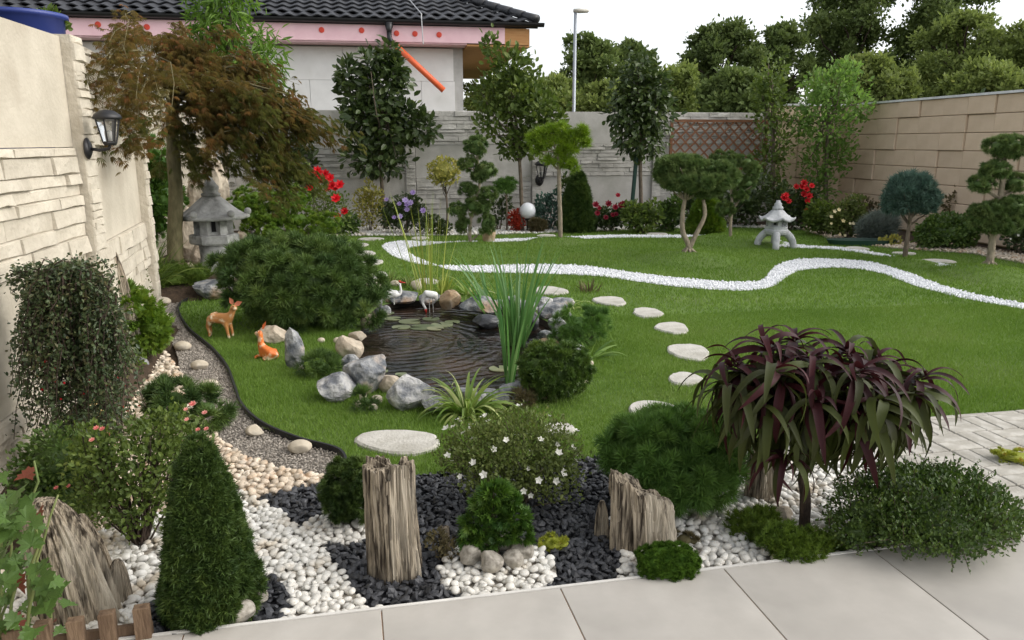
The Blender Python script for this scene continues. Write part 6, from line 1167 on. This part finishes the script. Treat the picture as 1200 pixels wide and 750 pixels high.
b, t = fs('lavender', 'silvery lavender clump beside the cream rose', (1030, 284), [(1028, 266, 16, 15), (1040, 264, 10, 14), (1015, 268, 8, 10)], 'lav', 500, .13, TUFT_LONG, stems=0, corem=.5)
fs('pink_spirea', 'hazy pink shrub against the block wall', (1012, 270), [(1010, 240, 14, 10), (1025, 248, 12, 10)], 'brownshrub', 500, .05, stems=5)
fs('yellow_heuchera', 'small yellow-leaved plant in front of the lavender', (1048, 288), [(1046, 282, 10, 6), (1036, 284, 7, 4)], 'yellow', 240, .05, stems=0)
fs('round_privet', 'rounded green privet bush against the block wall', (1110, 292), [(1110, 272, 36, 19), (1090, 276, 18, 15), (1132, 272, 18, 18), (1110, 260, 24, 10)], 'box', 2300, .055, stems=6, corem=.7, shell=.7)
fs('bronze_climber', 'bronze twiggy climber on the block wall behind the privet', (1125, 278), [(1120, 240, 18, 18), (1130, 222, 12, 14)], 'brownshrub', 260, .08, stems=16, sr=.006, shell=.2)
b, t = fs('white_flowering_bush', 'dark bush with white flowers against the right wall', (1195, 298), [(1192, 272, 18, 22), (1210, 265, 20, 26)], 'dark', 1100, .05, stems=5, corem=.55); blooms(b, t, [(1186, 262), (1193, 276), (1184, 280), (1197, 262), (1190, 252)], 'petal_w', 2., FLS)
fs('low_evergreen', 'low dark evergreen in the bed below the grey fence', (400, 276), [(408, 262, 14, 12), (395, 268, 10, 8)], 'box', 500, .06, stems=0, corem=.6)
fs('silver_bush', 'low grey-green leafy plants at the foot of the far fence', (505, 276), [(505, 262, 12, 11), (520, 266, 10, 8)], 'dark', 420, .06, stems=0, corem=.5)
# ------------------------------------------------------------------ trees beyond the fence: own trunk, limbs and crown each
def bigtree(label, u, vtop, wpx, depth, mat, n, size, seed, vbot=150, dense=.35, name='far_tree'):
    base = D(u, 150, depth); base[2] = -.75; k = mpp(depth, 100); g = np.random.default_rng(seed); top = D(u, vtop, depth)[2] + .75; H = top; W = wpx * k / 2; lo = max(.3, D(u, vbot, depth)[2] + .75); bl = []
    for i in range(75):
        f = g.random(); z = lo + (H - lo) * (.12 + .82 * f); rr = W * math.sqrt(max(.08, 1 - ((f - .42) / .62) ** 2)); a = g.uniform(0, 6.283); q = g.uniform(.15, .9); s = g.uniform(.10, .24) * W; bl.append((rr * q * math.cos(a), rr * q * math.sin(a), z, s, s, s * .75))
    tree(name, label, 'tree', base, [(0, 0, -.1), (g.normal() * .1, 0, H * .3), (g.normal() * .2, 0, H * .5), (0, 0, H * .66)], np.array(bl), mat, n, size, LF2, .13, 'bark_dark', 30, 'trees beyond the fence', shell=.12, lump=.4, fuzz=.32, zcut=None, tone=.55)
for i, a in enumerate([('dark tree standing just right of the house roof', 692, 38, 95, 27, 'far', 5200), ('dark round tree beside the street lamp', 738, 44, 66, 29, 'far', 3800), ('pale hedge-like tree below the roof corner', 590, 92, 110, 24, 'far2', 4200), ('second pale tree beside the street lamp', 650, 92, 90, 25, 'far2', 3600), ('yellow-green tree behind the pear tree', 790, 78, 84, 26, 'far2', 3800), ('broad dark tree right of the pear tree', 840, 25, 108, 30, 'far', 6200), ('dark tree behind the slender corner tree', 905, 28, 92, 31, 'far', 5600), ('tallest broad tree reaching above the block wall', 985, -40, 150, 33, 'far', 9000), ('broad tree with crown out of the picture top', 1075, -50, 150, 32, 'far', 8600), ('light green tree above the ivy climber', 1120, 10, 130, 27, 'far2', 6000), ('green tree above the right wall', 1195, 20, 110, 26, 'far2', 5200), ('low bushy tree behind the block wall corner', 1010, 70, 130, 24, 'far2', 4600), ('low pale tree behind the block wall', 1150, 76, 120, 22, 'far2', 4200), ('low dark tree behind the trellis', 860, 84, 100, 23, 'far', 4200), ('dark tree past the right wall', 1270, -20, 150, 30, 'far', 6000), ('low tree behind the pear and plum trees', 710, 100, 90, 22, 'far2', 3400)]):
    bigtree(*a[:6], int(a[6] * 2.9), .165 if a[5] == 'far' else .14, 600 + i)
# far thicket closing the gaps near the ground
m = MB(); bl = [(x, 38 + rng.normal() * 2, rng.uniform(-.5, 1.2), 2.2, 1.6, rng.uniform(1.2, 2.0)) for x in np.arange(-4, 46, 1.5)]
leaves(m, np.array(bl), 16000, .34, LF2, shell=.5, lump=.3, zcut=None); tag(m.build('thicket', M['far']), 'dark thicket far behind the trees beyond the fence', 'thicket', kind='stuff')
# ================================================================== grass blades: one mass over the turf
m = MB()
m.add(*blades(420000, ((-1.9, 3.2), (7.0, 6.4)), .014, .034, .0022)); m.add(*blades(170000, ((-2.2, 6.4), (8.6, 13.6)), .02, .04, .005))
tag(m.build('grass', M['blade'], lawn_o), kind='stuff')
